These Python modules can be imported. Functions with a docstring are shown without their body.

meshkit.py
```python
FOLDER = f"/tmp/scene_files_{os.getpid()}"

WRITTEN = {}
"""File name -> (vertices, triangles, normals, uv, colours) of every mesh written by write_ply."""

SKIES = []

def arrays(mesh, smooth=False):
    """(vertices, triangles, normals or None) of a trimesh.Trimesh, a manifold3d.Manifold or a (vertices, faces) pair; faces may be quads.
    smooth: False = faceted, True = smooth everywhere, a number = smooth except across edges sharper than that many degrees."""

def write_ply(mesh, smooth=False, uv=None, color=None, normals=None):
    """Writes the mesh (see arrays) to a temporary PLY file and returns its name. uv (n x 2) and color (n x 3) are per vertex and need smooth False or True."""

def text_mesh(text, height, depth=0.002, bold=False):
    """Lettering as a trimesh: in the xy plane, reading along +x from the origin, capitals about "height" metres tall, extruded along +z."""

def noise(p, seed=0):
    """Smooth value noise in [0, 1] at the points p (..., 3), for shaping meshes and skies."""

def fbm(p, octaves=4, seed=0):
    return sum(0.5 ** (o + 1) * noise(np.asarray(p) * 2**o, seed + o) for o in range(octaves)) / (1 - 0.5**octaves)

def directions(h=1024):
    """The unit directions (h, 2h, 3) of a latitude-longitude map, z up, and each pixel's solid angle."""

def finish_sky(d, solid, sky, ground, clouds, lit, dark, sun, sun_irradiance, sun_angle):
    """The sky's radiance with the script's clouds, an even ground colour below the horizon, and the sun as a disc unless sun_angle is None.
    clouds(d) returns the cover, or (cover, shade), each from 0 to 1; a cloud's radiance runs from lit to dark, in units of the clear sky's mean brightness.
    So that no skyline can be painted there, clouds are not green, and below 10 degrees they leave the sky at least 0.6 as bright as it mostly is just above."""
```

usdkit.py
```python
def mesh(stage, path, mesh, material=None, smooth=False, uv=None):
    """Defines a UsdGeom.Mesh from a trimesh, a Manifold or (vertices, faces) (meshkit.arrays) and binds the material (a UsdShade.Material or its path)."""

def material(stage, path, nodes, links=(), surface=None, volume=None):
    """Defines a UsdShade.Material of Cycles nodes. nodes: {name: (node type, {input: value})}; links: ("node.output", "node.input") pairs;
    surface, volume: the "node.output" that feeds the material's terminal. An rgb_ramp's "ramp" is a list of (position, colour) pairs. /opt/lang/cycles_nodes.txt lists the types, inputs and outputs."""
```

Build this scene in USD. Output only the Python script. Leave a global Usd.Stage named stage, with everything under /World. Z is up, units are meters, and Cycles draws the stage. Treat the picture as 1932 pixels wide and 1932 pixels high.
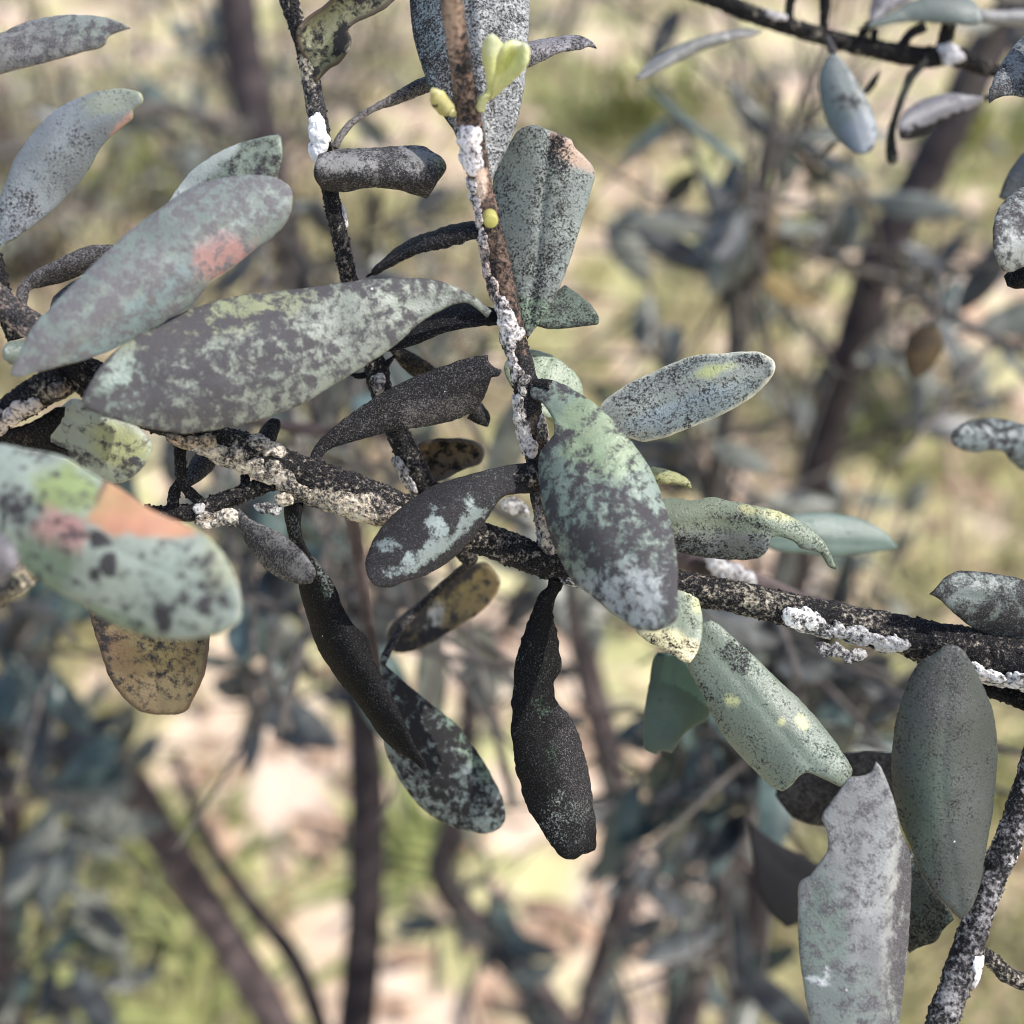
import math, random
import numpy as np
import shapely, trimesh
from shapely.geometry import Polygon, LineString
from scipy.spatial import Delaunay, cKDTree
from pxr import Usd, UsdGeom, UsdLux, UsdShade, Sdf, Gf, Vt
import usdkit
from meshkit import noise, fbm

random.seed(7)
RNG = np.random.default_rng(7)
stage = Usd.Stage.CreateInMemory()
UsdGeom.SetStageUpAxis(stage, 'Z'); UsdGeom.SetStageMetersPerUnit(stage, 1.0)
UsdGeom.Xform.Define(stage, '/World'); UsdGeom.Scope.Define(stage, '/World/Looks')

# ------------------------------------------------------------------ camera, sky, sun, exposure
EYE = np.array([0.0, 0.0, 1.25]); PITCH = math.radians(33); FOV = math.radians(45); FOCUS = 0.180
FWD = np.array([0, math.cos(PITCH), -math.sin(PITCH)]); RIGHT = np.array([1.0, 0, 0]); UP = np.cross(RIGHT, FWD)
WID = 2 * math.tan(FOV / 2)
cam = UsdGeom.Camera.Define(stage, '/World/camera')
cam.CreateFocalLengthAttr(5.6); cam.CreateHorizontalApertureAttr(5.6 * WID); cam.CreateVerticalApertureAttr(5.6 * WID)
cam.CreateFStopAttr(1.55); cam.CreateFocusDistanceAttr(FOCUS); cam.CreateClippingRangeAttr(Gf.Vec2f(0.02, 1000))
cam.CreateExposureAttr(0.78)
M4 = Gf.Matrix4d(*[float(x) for x in (*RIGHT, 0, *UP, 0, *(-FWD), 0, *EYE, 1)])
cam.AddTransformOp().Set(M4)

SUN = np.array([0.62, -0.12, 0.77]); SUN /= np.linalg.norm(SUN)
usdkit.material(stage, '/World/Looks/sky_look',
    {'s': ('sky_texture', {'sky_type': 'single_scattering', 'sun_disc': False, 'sun_elevation': math.asin(SUN[2]), 'sun_rotation': math.atan2(SUN[0], SUN[1]), 'aerosol_density': 2.0}),
     'b': ('background_shader', {'strength': 0.15})}, [('s.color', 'b.color')], surface='b.background')
dome = UsdLux.DomeLight.Define(stage, '/World/sky')
UsdShade.MaterialBindingAPI.Apply(dome.GetPrim()).Bind(UsdShade.Material.Get(stage, '/World/Looks/sky_look'))
dome.GetPrim().SetCustomDataByKey('kind', 'structure')
sun = UsdLux.DistantLight.Define(stage, '/World/sun')
sun.CreateNormalizeAttr(True); sun.CreateIntensityAttr(0.85); sun.CreateAngleAttr(0.6); sun.CreateColorAttr(Gf.Vec3f(1.0, 0.965, 0.91))
z = SUN; x = np.cross([0, 0, 1.0], z); x /= np.linalg.norm(x); y = np.cross(z, x)
sun.AddTransformOp().Set(Gf.Matrix4d(*[float(v) for v in (*x, 0, *y, 0, *z, 0, 0, 0, 5, 1)]))

# ------------------------------------------------------------------ helpers
def P(x, y, d):
    """World point seen at (x, y) of a 1932 wide picture, d metres deep."""
    x, y, d = np.broadcast_arrays(np.asarray(x, float), np.asarray(y, float), np.asarray(d, float))
    return EYE + d[..., None] * (FWD + ((x / 1932 - .5) * WID)[..., None] * RIGHT + ((.5 - y / 1932) * WID)[..., None] * UP)

def px(d):
    return WID * d / 1932

used = {}
def path_of(name, parent='/World'):
    k = (parent, name); n = used.get(k, -1) + 1; used[k] = n
    return f'{parent}/{name}' + (f'_{n:03d}' if n else '')

def tag(path, label=None, cat=None, group=None, kind=None):
    p = stage.GetPrimAtPath(path)
    for k, v in (('label', label), ('category', cat), ('group', group), ('kind', kind)):
        if v: p.SetCustomDataByKey(k, v)
    return path

def thing(name, label, cat, at=None, group=None):
    group = group or {'sapling': 'saplings in the blurred background', 'weed': 'weeds on the far ground', 'far_shrub': 'shrubs far behind the branch', 'background_twig': 'blurred twigs close behind the long branch',
                      'leafy_twig': 'leafy twigs reaching in at the picture edges', 'shrub_branch': 'sooty branches of the shrub', 'dry_straw': 'dry straws'}.get(name)
    p = path_of(name); x = UsdGeom.Xform.Define(stage, p); tag(p, label, cat, group)
    return p

def hold(name, parent, label=None):
    p = path_of(name, parent); UsdGeom.Xform.Define(stage, p); tag(p, label)
    return p

def put(name, parent, v, f, mat, label=None, smooth=True, **attrs):
    p = path_of(name, parent)
    m = usdkit.mesh(stage, p, (v, f), '/World/Looks/' + mat, smooth=smooth)
    api = UsdGeom.PrimvarsAPI(m)
    for k, a in attrs.items():
        a = np.asarray(a, np.float32)
        if a.ndim == 2:
            api.CreatePrimvar(k, Sdf.ValueTypeNames.Color3fArray, 'vertex').Set(Vt.Vec3fArray.FromNumpy(np.ascontiguousarray(a)))
        else:
            api.CreatePrimvar(k, Sdf.ValueTypeNames.FloatArray, 'vertex').Set(Vt.FloatArray.FromNumpy(a))
    tag(p, label)
    return p

def smoothstep(a, b, x):
    t = np.clip((x - a) / (b - a + 1e-12), 0, 1)
    return t * t * (3 - 2 * t)

def catmull(pts, step, closed=False):
    """Resampled centripetal-ish Catmull-Rom through pts (n, k)."""
    pts = np.asarray(pts, float); n = len(pts)
    ext = np.vstack([pts[-1], pts, pts[0], pts[1]]) if closed else np.vstack([2 * pts[0] - pts[1], pts, 2 * pts[-1] - pts[-2]])
    out = []
    for i in range(n if closed else n - 1):
        a, b, c, e = ext[i:i + 4]
        L = np.linalg.norm((c - b)[:2]); k = max(2, int(L / step + .5))
        la, lc = np.linalg.norm((b - a)[:2]) + 1e-6, np.linalg.norm((e - c)[:2]) + 1e-6
        m1 = (c - a) / (la + L) * L; m2 = (e - b) / (L + lc) * L
        if closed:      # keep torn and bitten corners sharp
            if ((c - b) @ (b - a)) < .55 * L * la: m1 = c - b
            if ((e - c) @ (c - b)) < .55 * L * lc: m2 = c - b
        t = np.linspace(0, 1, k, endpoint=False)[:, None]
        out.append((2*t**3 - 3*t**2 + 1) * b + (t**3 - 2*t**2 + t) * m1 + (-2*t**3 + 3*t**2) * c + (t**3 - t**2) * m2)
    if not closed: out.append(pts[-1:])
    return np.vstack(out)

# ------------------------------------------------------------------ materials
def mould_look(name, bump=0.5, rough=(0.5, 0.85), spec=0.5, bumpscale=2600, translucent=0.0, fine=3600, coarse=640):
    """Leaf skin or bark whose own colour (tint) is covered by a black sooty film where soot is high; grain runs from fine speckle to blotches."""
    nodes = {
        'g': ('geometry', {}), 'tint': ('attribute', {'attribute': 'tint'}), 'soot': ('attribute', {'attribute': 'soot'}),
        'grain': ('attribute', {'attribute': 'grain'}), 'film': ('attribute', {'attribute': 'film'}), 'dots': ('attribute', {'attribute': 'dots'}),
        'nf': ('noise_texture', {'scale': fine * .8, 'detail': 4, 'roughness': .66}), 'nc': ('noise_texture', {'scale': coarse, 'detail': 7, 'roughness': .68, 'distortion': .25}),
        'nm': ('noise_texture', {'scale': 160, 'detail': 3}), 'nh': ('noise_texture', {'scale': 95, 'detail': 2}),
        'nb2': ('math', {'math_type': 'multiply_add', 'value2': .88}), 'nfs': ('math', {'math_type': 'multiply', 'value2': .12}), 'fa': ('math', {'math_type': 'multiply', 'value2': .72}), 'fb': ('math', {'math_type': 'multiply_add', 'value2': .28}), 'mixn': ('mix_float', {}), 'c': ('math', {'math_type': 'subtract', 'value2': .5}), 'k': ('math', {'math_type': 'multiply', 'value2': 2.7}),
        'm1': ('math', {'math_type': 'multiply_add', 'value2': .62, 'value3': -.31}), 'a0': ('math', {'math_type': 'add'}), 'a1': ('math', {'math_type': 'add'}),
        'mask': ('map_range', {'range_type': 'smoothstep', 'from_min': .25, 'from_max': .75}),
        'tv': ('map_range', {'from_min': .3, 'from_max': .7, 'to_min': .78, 'to_max': 1.2}),
        'tm': ('mix_color', {'blend_type': 'multiply', 'fac': 1.0}), 'hv': ('map_range', {'from_min': .3, 'from_max': .7, 'to_min': .485, 'to_max': .515}),
        'hs': ('hsv', {}),
        'gf': ('noise_texture', {'scale': 5200, 'detail': 1, 'roughness': .5}),
        'gr': ('rgb_ramp', {'ramp': [(0, (.35, .35, .35)), (.45, (.75, .74, .73)), (.56, (1.3, 1.28, 1.28)), (.64, (3.0, 2.9, 2.9)), (.72, (8, 8, 8)), (1, (12, 12, 12))]}),
        'gm': ('mix_color', {'b': (1.05, 1.04, 1.05)}), 'filmc': ('mix_color', {'blend_type': 'multiply', 'fac': 1.0, 'use_clamp_result': False, 'use_clamp': False}),
        'cap': ('mix_color', {'blend_type': 'darken', 'fac': 1.0, 'b': (.17, .17, .17)}), 'violet': ('mix_color', {'blend_type': 'multiply', 'fac': 1.0, 'b': (1.01, .97, 1.01)}),
        'mix': ('mix_color', {}),
        'vd': ('voronoi_texture', {'scale': 620, 'feature': 'f1'}), 'vdm': ('math', {'math_type': 'multiply', 'value2': .4}), 'vt': ('math', {'math_type': 'less_than'}), 'vs': ('separate_color', {}),
        'vr': ('math', {'math_type': 'multiply', 'value2': .14}), 'vk': ('math', {'math_type': 'less_than'}), 'vm': ('math', {'math_type': 'multiply'}), 
        'white': ('mix_color', {'b': (.45, .45, .45)}),
        'nb': ('noise_texture', {'scale': bumpscale, 'detail': 3, 'roughness': .65}), 'bh': ('math', {'math_type': 'multiply_add', 'value2': .5}),
        'bump': ('bump', {'strength': bump, 'distance': .00022}),
        'ro': ('mix_float', {'a': rough[0], 'b': rough[1]}),
        'sp': ('mix_float', {'a': spec, 'b': .10}), 'p': ('principled_bsdf', {}),
    }
    links = [('g.position', n + '.vector') for n in ('nf', 'nc', 'nm', 'nh', 'gf', 'nb', 'vd')]
    links += [('grain.fac', 'mixn.fac'), ('nf.fac', 'fa.value1'), ('nc.fac', 'fb.value1'), ('fa.value', 'fb.value3'), ('fb.value', 'mixn.a'), ('nf.fac', 'nfs.value1'), ('nc.fac', 'nb2.value1'), ('nfs.value', 'nb2.value3'), ('nb2.value', 'mixn.b'), ('mixn.result', 'c.value1'), ('c.value', 'k.value1'), ('nm.fac', 'm1.value1'),
              ('k.value', 'a0.value1'), ('m1.value', 'a0.value2'), ('a0.value', 'a1.value1'), ('soot.fac', 'a1.value2'), ('a1.value', 'mask.value'),
              ('nm.fac', 'tv.value'), ('tint.color', 'tm.a'), ('tv.result', 'tm.b'), ('nh.fac', 'hv.value'), ('hv.result', 'hs.hue'), ('tm.result', 'hs.color'),
              ('gf.fac', 'gr.fac'), ('gr.color', 'gm.a'), ('grain.fac', 'gm.fac'), ('gm.result', 'filmc.a'), ('film.fac', 'filmc.b'), ('filmc.result', 'cap.a'), ('cap.result', 'violet.a'),
              ('mask.result', 'mix.fac'), ('hs.color', 'mix.a'), ('violet.result', 'mix.b'),
              ('vd.color', 'vs.color'), ('vs.g', 'vr.value1'), ('vd.distance', 'vt.value1'), ('vr.value', 'vt.value2'), ('vs.r', 'vk.value1'), ('dots.fac', 'vdm.value1'), ('vdm.value', 'vk.value2'),
              ('vt.value', 'vm.value1'), ('vk.value', 'vm.value2'), ('vm.value', 'white.fac'), ('mix.result', 'white.a'),
              ('white.result', 'p.base_color'), ('mask.result', 'ro.fac'), ('ro.result', 'p.roughness'), ('mask.result', 'sp.fac'), ('sp.result', 'p.specular_ior_level'),
              ('mask.result', 'bh.value1'), ('nb.fac', 'bh.value3'), ('bh.value', 'bump.height'), ('bump.normal', 'p.normal')]
    out = 'p.BSDF'
    if translucent:
        nodes |= {'tr': ('translucent_bsdf', {}), 'mc': ('mix_closure', {'fac': translucent})}
        links += [('white.result', 'tr.color'), ('p.BSDF', 'mc.closure1'), ('tr.BSDF', 'mc.closure2')]
        out = 'mc.closure'
    usdkit.material(stage, '/World/Looks/' + name, nodes, links, surface=out)

mould_look('leaf_skin', bump=.5, rough=(.42, .7), spec=.6, translucent=.06)
mould_look('bark_skin', spec=.3, bump=1.0, rough=(.7, .9), bumpscale=1800, fine=2000, coarse=600)
mould_look('crust_skin', bump=1.0, rough=(.75, .85), bumpscale=1300, fine=2400, coarse=800)
mould_look('bud_skin', bump=.2, rough=(.45, .8), translucent=.35)

def plain(name, ramp, scale, rough=.7, trans=0.0, bump=0.0, coord='position', spec=.35):
    nodes = {'g': ('geometry', {}), 'n': ('noise_texture', {'scale': scale, 'detail': 4, 'roughness': .6}), 'r': ('rgb_ramp', {'ramp': ramp}),
             'oi': ('object_info', {}), 'ov': ('map_range', {'to_min': .75, 'to_max': 1.25}), 'mm': ('mix_color', {'blend_type': 'multiply', 'fac': 1.0}),
             'p': ('principled_bsdf', {'roughness': rough, 'specular_ior_level': spec}), 'b': ('bump', {'strength': bump, 'distance': .003})}
    links = [('g.position', 'n.vector'), ('n.fac', 'r.fac'), ('oi.random', 'ov.value'), ('r.color', 'mm.a'), ('ov.result', 'mm.b'), ('mm.result', 'p.base_color'), ('n.fac', 'b.height'), ('b.normal', 'p.normal')]
    out = 'p.BSDF'
    if trans:
        nodes |= {'t': ('translucent_bsdf', {}), 'm': ('mix_closure', {'fac': trans})}
        links += [('mm.result', 't.color'), ('p.BSDF', 'm.closure1'), ('t.BSDF', 'm.closure2')]; out = 'm.closure'
    usdkit.material(stage, '/World/Looks/' + name, nodes, links, surface=out)

plain('far_leaf_grey', [(.3, (.05, .05, .043)), (.5, (.14, .146, .120)), (.7, (.27, .275, .22))], 90, .38, .15, spec=.5)
plain('far_leaf_dark', [(.3, (.010, .010, .011)), (.5, (.034, .036, .037)), (.7, (.09, .10, .098))], 90, .42, .1, spec=.5)
plain('brown_leaf', [(.3, (.010, .006, .003)), (.5, (.028, .017, .006)), (.7, (.06, .038, .011))], 160, .5, .1)
plain('far_leaf_teal', [(.3, (.014, .024, .023)), (.5, (.045, .068, .062)), (.7, (.105, .145, .13))], 90, .4, .1, spec=.5)
plain('far_leaf_brown', [(.3, (.06, .04, .02)), (.5, (.16, .11, .04)), (.7, (.24, .19, .08))], 90, .55, .15)
plain('far_leaf_green', [(.3, (.12, .16, .03)), (.5, (.25, .32, .05)), (.7, (.36, .42, .09))], 60, .5, .25)
plain('far_bark', [(.3, (.022, .016, .017)), (.5, (.048, .035, .035)), (.7, (.11, .083, .078))], 70, .85, 0, .6)
plain('dark_bark', [(.3, (.010, .007, .008)), (.5, (.023, .016, .018)), (.7, (.052, .039, .038))], 70, .85, 0, .6)
plain('twig_bark', [(.3, (.035, .029, .026)), (.5, (.07, .06, .053)), (.7, (.13, .115, .10))], 70, .85, 0, .6)
plain('pale_bark', [(.3, (.22, .16, .11)), (.5, (.38, .29, .21)), (.7, (.50, .41, .32))], 40, .85, 0, .6)
plain('litter_leaf', [(.3, (.22, .11, .07)), (.5, (.42, .28, .19)), (.7, (.58, .43, .31))], 30, .75, .15)
plain('grass_blade', [(.3, (.24, .23, .10)), (.5, (.40, .37, .17)), (.7, (.58, .50, .29))], 8, .6, .25)
plain('weed_blade', [(.3, (.15, .17, .06)), (.5, (.28, .30, .11)), (.7, (.44, .43, .19))], 8, .6, .25)
usdkit.material(stage, '/World/Looks/ground_look', {
    'g': ('geometry', {}), 'n1': ('noise_texture', {'scale': 3.6, 'detail': 5}), 'n2': ('noise_texture', {'scale': 11, 'detail': 7, 'roughness': .72}), 'n3': ('noise_texture', {'scale': 9, 'detail': 5, 'roughness': .7}),
    'sand': ('rgb_ramp', {'ramp': [(.29, (.12, .08, .05)), (.40, (.36, .26, .18)), (.50, (.60, .46, .35)), (.62, (.63, .51, .40)), (.8, (.66, .56, .46))]}),
    'grass': ('rgb_ramp', {'ramp': [(.27, (.13, .13, .06)), (.43, (.33, .32, .15)), (.54, (.49, .45, .23)), (.75, (.66, .57, .37))]}),
    'f': ('map_range', {'range_type': 'smoothstep', 'from_min': .43, 'from_max': .57}), 'm': ('mix_color', {}),
    'b': ('bump', {'strength': .8, 'distance': .01}), 'p': ('principled_bsdf', {'roughness': .95, 'specular_ior_level': .2})},
    [('g.position', 'n1.vector'), ('g.position', 'n2.vector'), ('g.position', 'n3.vector'), ('n2.fac', 'sand.fac'), ('n3.fac', 'grass.fac'), ('n1.fac', 'f.value'), ('f.result', 'm.fac'),
     ('sand.color', 'm.a'), ('grass.color', 'm.b'), ('m.result', 'p.base_color'), ('n2.fac', 'b.height'), ('b.normal', 'p.normal')], surface='p.BSDF')

# ------------------------------------------------------------------ builders
GREY = (.20, .255, .215); BLUE = (.20, .245, .255); LIME = (.36, .40, .15); DEEP = (.02, .055, .038); AMBER = (.26, .17, .045); CREAM = (.62, .54, .43); PINK = (.50, .26, .22)
DB = DT = None

def calm(c):
    c = np.array(c, float); g = c.mean()
    return g + (c - g) * (.92 if c[1] >= c[0] * .95 and c.max() < 1.6 * c.min() else 1.0)

def leaf(parent, poly, spine, d, label=None, roll=0, cup=2.0, arch=0.0, tint=GREY, soot=.3, grain=0.0, film=.035, dots=0.0, st=0.0, ss=0.0, marks=(),
         thick=.6, gap=7, crease=0.18, back=(.24, .20, .10), backsoot=.45, wave=.5, jag=1.0, mat='leaf_skin', stalk=None, name='leaf', fold=None, rim=None):
    """One leaf. poly, spine in picture units at depth d = (mm at the base, mm at the tip); roll, cup, arch, crease in mm."""
    seed = int(abs(poly[0][0] * 13 + poly[0][1] * 7)) % 9973
    b = catmull(poly, 5, True)
    t = np.arange(len(b)) * 5.0
    tang = np.roll(b, -1, 0) - np.roll(b, 1, 0); nrm = np.stack([-tang[:, 1], tang[:, 0]], 1); nrm /= np.linalg.norm(nrm, axis=1, keepdims=True) + 1e-9
    b = b + nrm * ((noise(np.stack([b[:, 0] / 7, b[:, 1] / 7, 0 * t + seed], 1)) - .5) * 2 * jag)[:, None]
    pg = Polygon(b).buffer(0)
    if pg.geom_type != 'Polygon': pg = max(pg.geoms, key=lambda g: g.area)
    ring = lambda g, s: np.array([g.exterior.interpolate(k).coords[0] for k in np.arange(0, g.exterior.length - s * .5, s)])
    B = ring(pg, 5.0)
    inner = pg.buffer(-3)
    rows = [B]
    if not inner.is_empty:
        for g in getattr(inner, 'geoms', [inner]):
            rows.append(ring(g, 5.5))
        x0, y0, x1, y1 = inner.bounds
        gx, gy = np.meshgrid(np.arange(x0, x1, gap), np.arange(y0, y1, gap * .87)); gx = gx + (np.arange(gx.shape[0]) % 2)[:, None] * gap / 2
        q = np.stack([gx.ravel(), gy.ravel()], 1)
        deep = pg.buffer(-3 - gap * .55)
        q = q[shapely.contains_xy(deep, q[:, 0], q[:, 1])] if not deep.is_empty else q[:0]
        rows.append(q)
    nB = len(B); V = np.vstack(rows)
    tri = Delaunay(V).simplices
    c = V[tri].mean(1); tri = tri[shapely.contains_xy(pg, c[:, 0], c[:, 1])]
    a = V[tri]; flip = ((a[:, 1, 0]-a[:, 0, 0])*(a[:, 2, 1]-a[:, 0, 1]) - (a[:, 1, 1]-a[:, 0, 1])*(a[:, 2, 0]-a[:, 0, 0])) > 0
    tri[flip] = tri[flip][:, ::-1]
    # leaf coordinates
    sp = catmull(spine, 4) if len(spine) > 2 else np.linspace(spine[0], spine[1], 60)
    kd = cKDTree(sp); dist, idx = kd.query(V)
    cum = np.concatenate([[0], np.cumsum(np.linalg.norm(np.diff(sp, axis=0), axis=1))])
    T = cum[idx] / cum[-1]
    tg = np.gradient(sp, axis=0)[idx]; tg /= np.linalg.norm(tg, axis=1, keepdims=True) + 1e-9
    rel = V - sp[idx]; sgn = tg[:, 0] * rel[:, 1] - tg[:, 1] * rel[:, 0]
    half = np.percentile(np.abs(sgn), 97) + 1e-6; S = sgn / half
    edge = cKDTree(B).query(V)[0]; edge[:nB] = 0
    D = d[0] + (d[1] - d[0]) * T + roll * S + cup * S**2 - arch * 4 * T * (1 - T) - crease * np.exp(-(S / .10)**2) * -1
    if fold:   # (offset, slope): the part beyond the offset line turns away
        D = D + fold[1] * np.maximum(0, (S - fold[0]) * np.sign(fold[2])) if len(fold) > 2 else D
    D = D + wave * (fbm(np.stack([V[:, 0] / 90, V[:, 1] / 90, 0 * T + seed], 1), 2) - .5) * 2
    D = D / 1000
    mid = P(V[:, 0], V[:, 1], D)
    n = np.zeros_like(mid); fn = np.cross(mid[tri[:, 1]] - mid[tri[:, 0]], mid[tri[:, 2]] - mid[tri[:, 0]])
    for k in range(3): np.add.at(n, tri[:, k], fn)
    n /= np.linalg.norm(n, axis=1, keepdims=True) + 1e-12
    e = np.clip(edge / 6, 0, 1); h = thick / 2000 * np.sqrt(1 - (1 - e)**2) ; h[:nB] = 0
    front, rear = mid + n * h[:, None], mid - n * h[:, None]
    m = len(V); ri = np.arange(m); ri[nB:] = np.arange(m, 2 * m - nB)
    verts = np.vstack([front, rear[nB:]]); faces = np.vstack([tri, ri[tri][:, ::-1]])
    # colour of the skin
    tn = np.tile(np.array(calm(tint), float) * .66, (m, 1)); so = np.full(m, float(soot)) + st * (T - .5) + ss * S
    film = film * .62; so = so + (.05 if soot > .15 else 0); gr = np.full(m, float(grain)); fi = np.full(m, float(film)); do = np.full(m, float(dots))
    for mk in marks:
        kind, shape, val = mk[0], mk[1], mk[2]; soft = mk[3] if len(mk) > 3 else .35
        wob = (fbm(np.stack([V[:, 0] / 22, V[:, 1] / 22, 0 * T + seed + 3], 1), 3) - .5) * (mk[4] if len(mk) > 4 else .8)
        if len(shape) in (4, 5) and np.ndim(shape[0]) == 0:
            cx, cy, rx, ry = shape[:4]; an = math.radians(shape[4]) if len(shape) == 5 else 0
            ux, uy = V[:, 0] - cx, V[:, 1] - cy
            r = np.hypot((ux * math.cos(an) + uy * math.sin(an)) / rx, (-ux * math.sin(an) + uy * math.cos(an)) / ry)
            w = 1 - smoothstep(1 - soft, 1 + soft, r + wob)
        else:
            g = Polygon(shape); sd = shapely.distance(g.exterior, shapely.points(V)) * np.where(shapely.contains_xy(g, V[:, 0], V[:, 1]), 1, -1)
            w = smoothstep(-soft * 20, soft * 20, sd + wob * 12)
        if kind == 'tint': val = calm(val) * .74; tn = tn * (1 - w[:, None]) + np.array(val) * w[:, None]
        elif kind == 'soot': so = so * (1 - w) + val * w
        elif kind == 'grain': gr = gr * (1 - w) + val * w
        elif kind == 'film': fi = fi * (1 - w) + val * .62 * w
    w = np.exp(-(S / .05) ** 2) * smoothstep(.02, .15, T) * (1 - smoothstep(.75, .97, T)); tn = tn * (1 + .12 * w[:, None]); so = so - .05 * w
    if rim:
        w = 1 - smoothstep(rim[1] * .4, rim[1], edge); tn = tn * (1 - w[:, None]) + np.array(rim[0]) * w[:, None]; so = so - w * .3
    rest = slice(nB, None)
    bt = np.tile(np.array(back, float), (m - nB, 1))
    attrs = dict(tint=np.vstack([tn, bt]), soot=np.concatenate([so, np.full(m - nB, backsoot)]), grain=np.concatenate([gr, np.full(m - nB, .6)]),
                 film=np.concatenate([fi, np.full(m - nB, film)]), dots=np.concatenate([do, np.zeros(m - nB)]))
    if stalk is not None:
        sv, sf = tube_mesh(stalk, rough=.06, step=4, sides=10)
        k = len(sv); faces = np.vstack([faces, sf + len(verts)]); verts = np.vstack([verts, sv])
        attrs['tint'] = np.vstack([attrs['tint'], np.tile((.25, .21, .17), (k, 1))])
        for a_, v_ in (('soot', .85), ('grain', .1), ('film', min(film, .04)), ('dots', 0)): attrs[a_] = np.concatenate([attrs[a_], np.full(k, v_)])
    return put(name, parent, verts, faces, mat, label, **attrs)

def tube_mesh(path, rough=.12, step=4, sides=22, seed=0, world=False):
    """path rows: x, y, depth mm, radius (picture units)."""
    q = catmull(np.asarray(path, float), step)
    C = P(q[:, 0], q[:, 1], q[:, 2] / 1000); R = q[:, 3] * px(q[:, 2] / 1000)
    return tube_world(C, R, rough, sides, seed)

def tube_world(C, R, rough=.1, sides=12, seed=0, freq=None):
    T = np.gradient(C, axis=0); T /= np.linalg.norm(T, axis=1, keepdims=True) + 1e-12
    u = np.cross(T[0], [0.3, 0.9, 0.2]); u /= np.linalg.norm(u); U = [u]
    for k in range(1, len(C)):
        u = U[-1] - T[k] * (U[-1] @ T[k]); U.append(u / (np.linalg.norm(u) + 1e-12))
    U = np.array(U); W = np.cross(T, U)
    a = np.linspace(0, 2 * np.pi, sides, endpoint=False)
    dirs = U[:, None] * np.cos(a)[None, :, None] + W[:, None] * np.sin(a)[None, :, None]
    base = C[:, None] + dirs * R[:, None, None]
    f = freq or 1 / (np.mean(R) * .9)
    nz = (fbm(base.reshape(-1, 3) * f, 2, seed) - .5) * 2 + .75 * (noise(base.reshape(-1, 3) * f * 4.2, seed + 9) - .5) * 2 * min(1, 10 * rough)
    pts = C[:, None] + dirs * (R[:, None] * (1 + rough * nz.reshape(len(C), sides)))[..., None]
    n = len(C); v = np.vstack([pts.reshape(-1, 3), C[:1], C[-1:]])
    i = np.arange(n - 1)[:, None] * sides; j = np.arange(sides)[None]; k = (j + 1) % sides
    f_ = np.concatenate([np.stack([i + j, i + k, i + sides + k], -1).reshape(-1, 3), np.stack([i + j, i + sides + k, i + sides + j], -1).reshape(-1, 3)])
    jj = np.arange(sides); kk = (jj + 1) % sides
    f_ = np.vstack([f_, np.stack([np.full(sides, n * sides), kk, jj], 1), np.stack([np.full(sides, n * sides + 1), (n - 1) * sides + jj, (n - 1) * sides + kk], 1)])
    return v, f_

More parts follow.
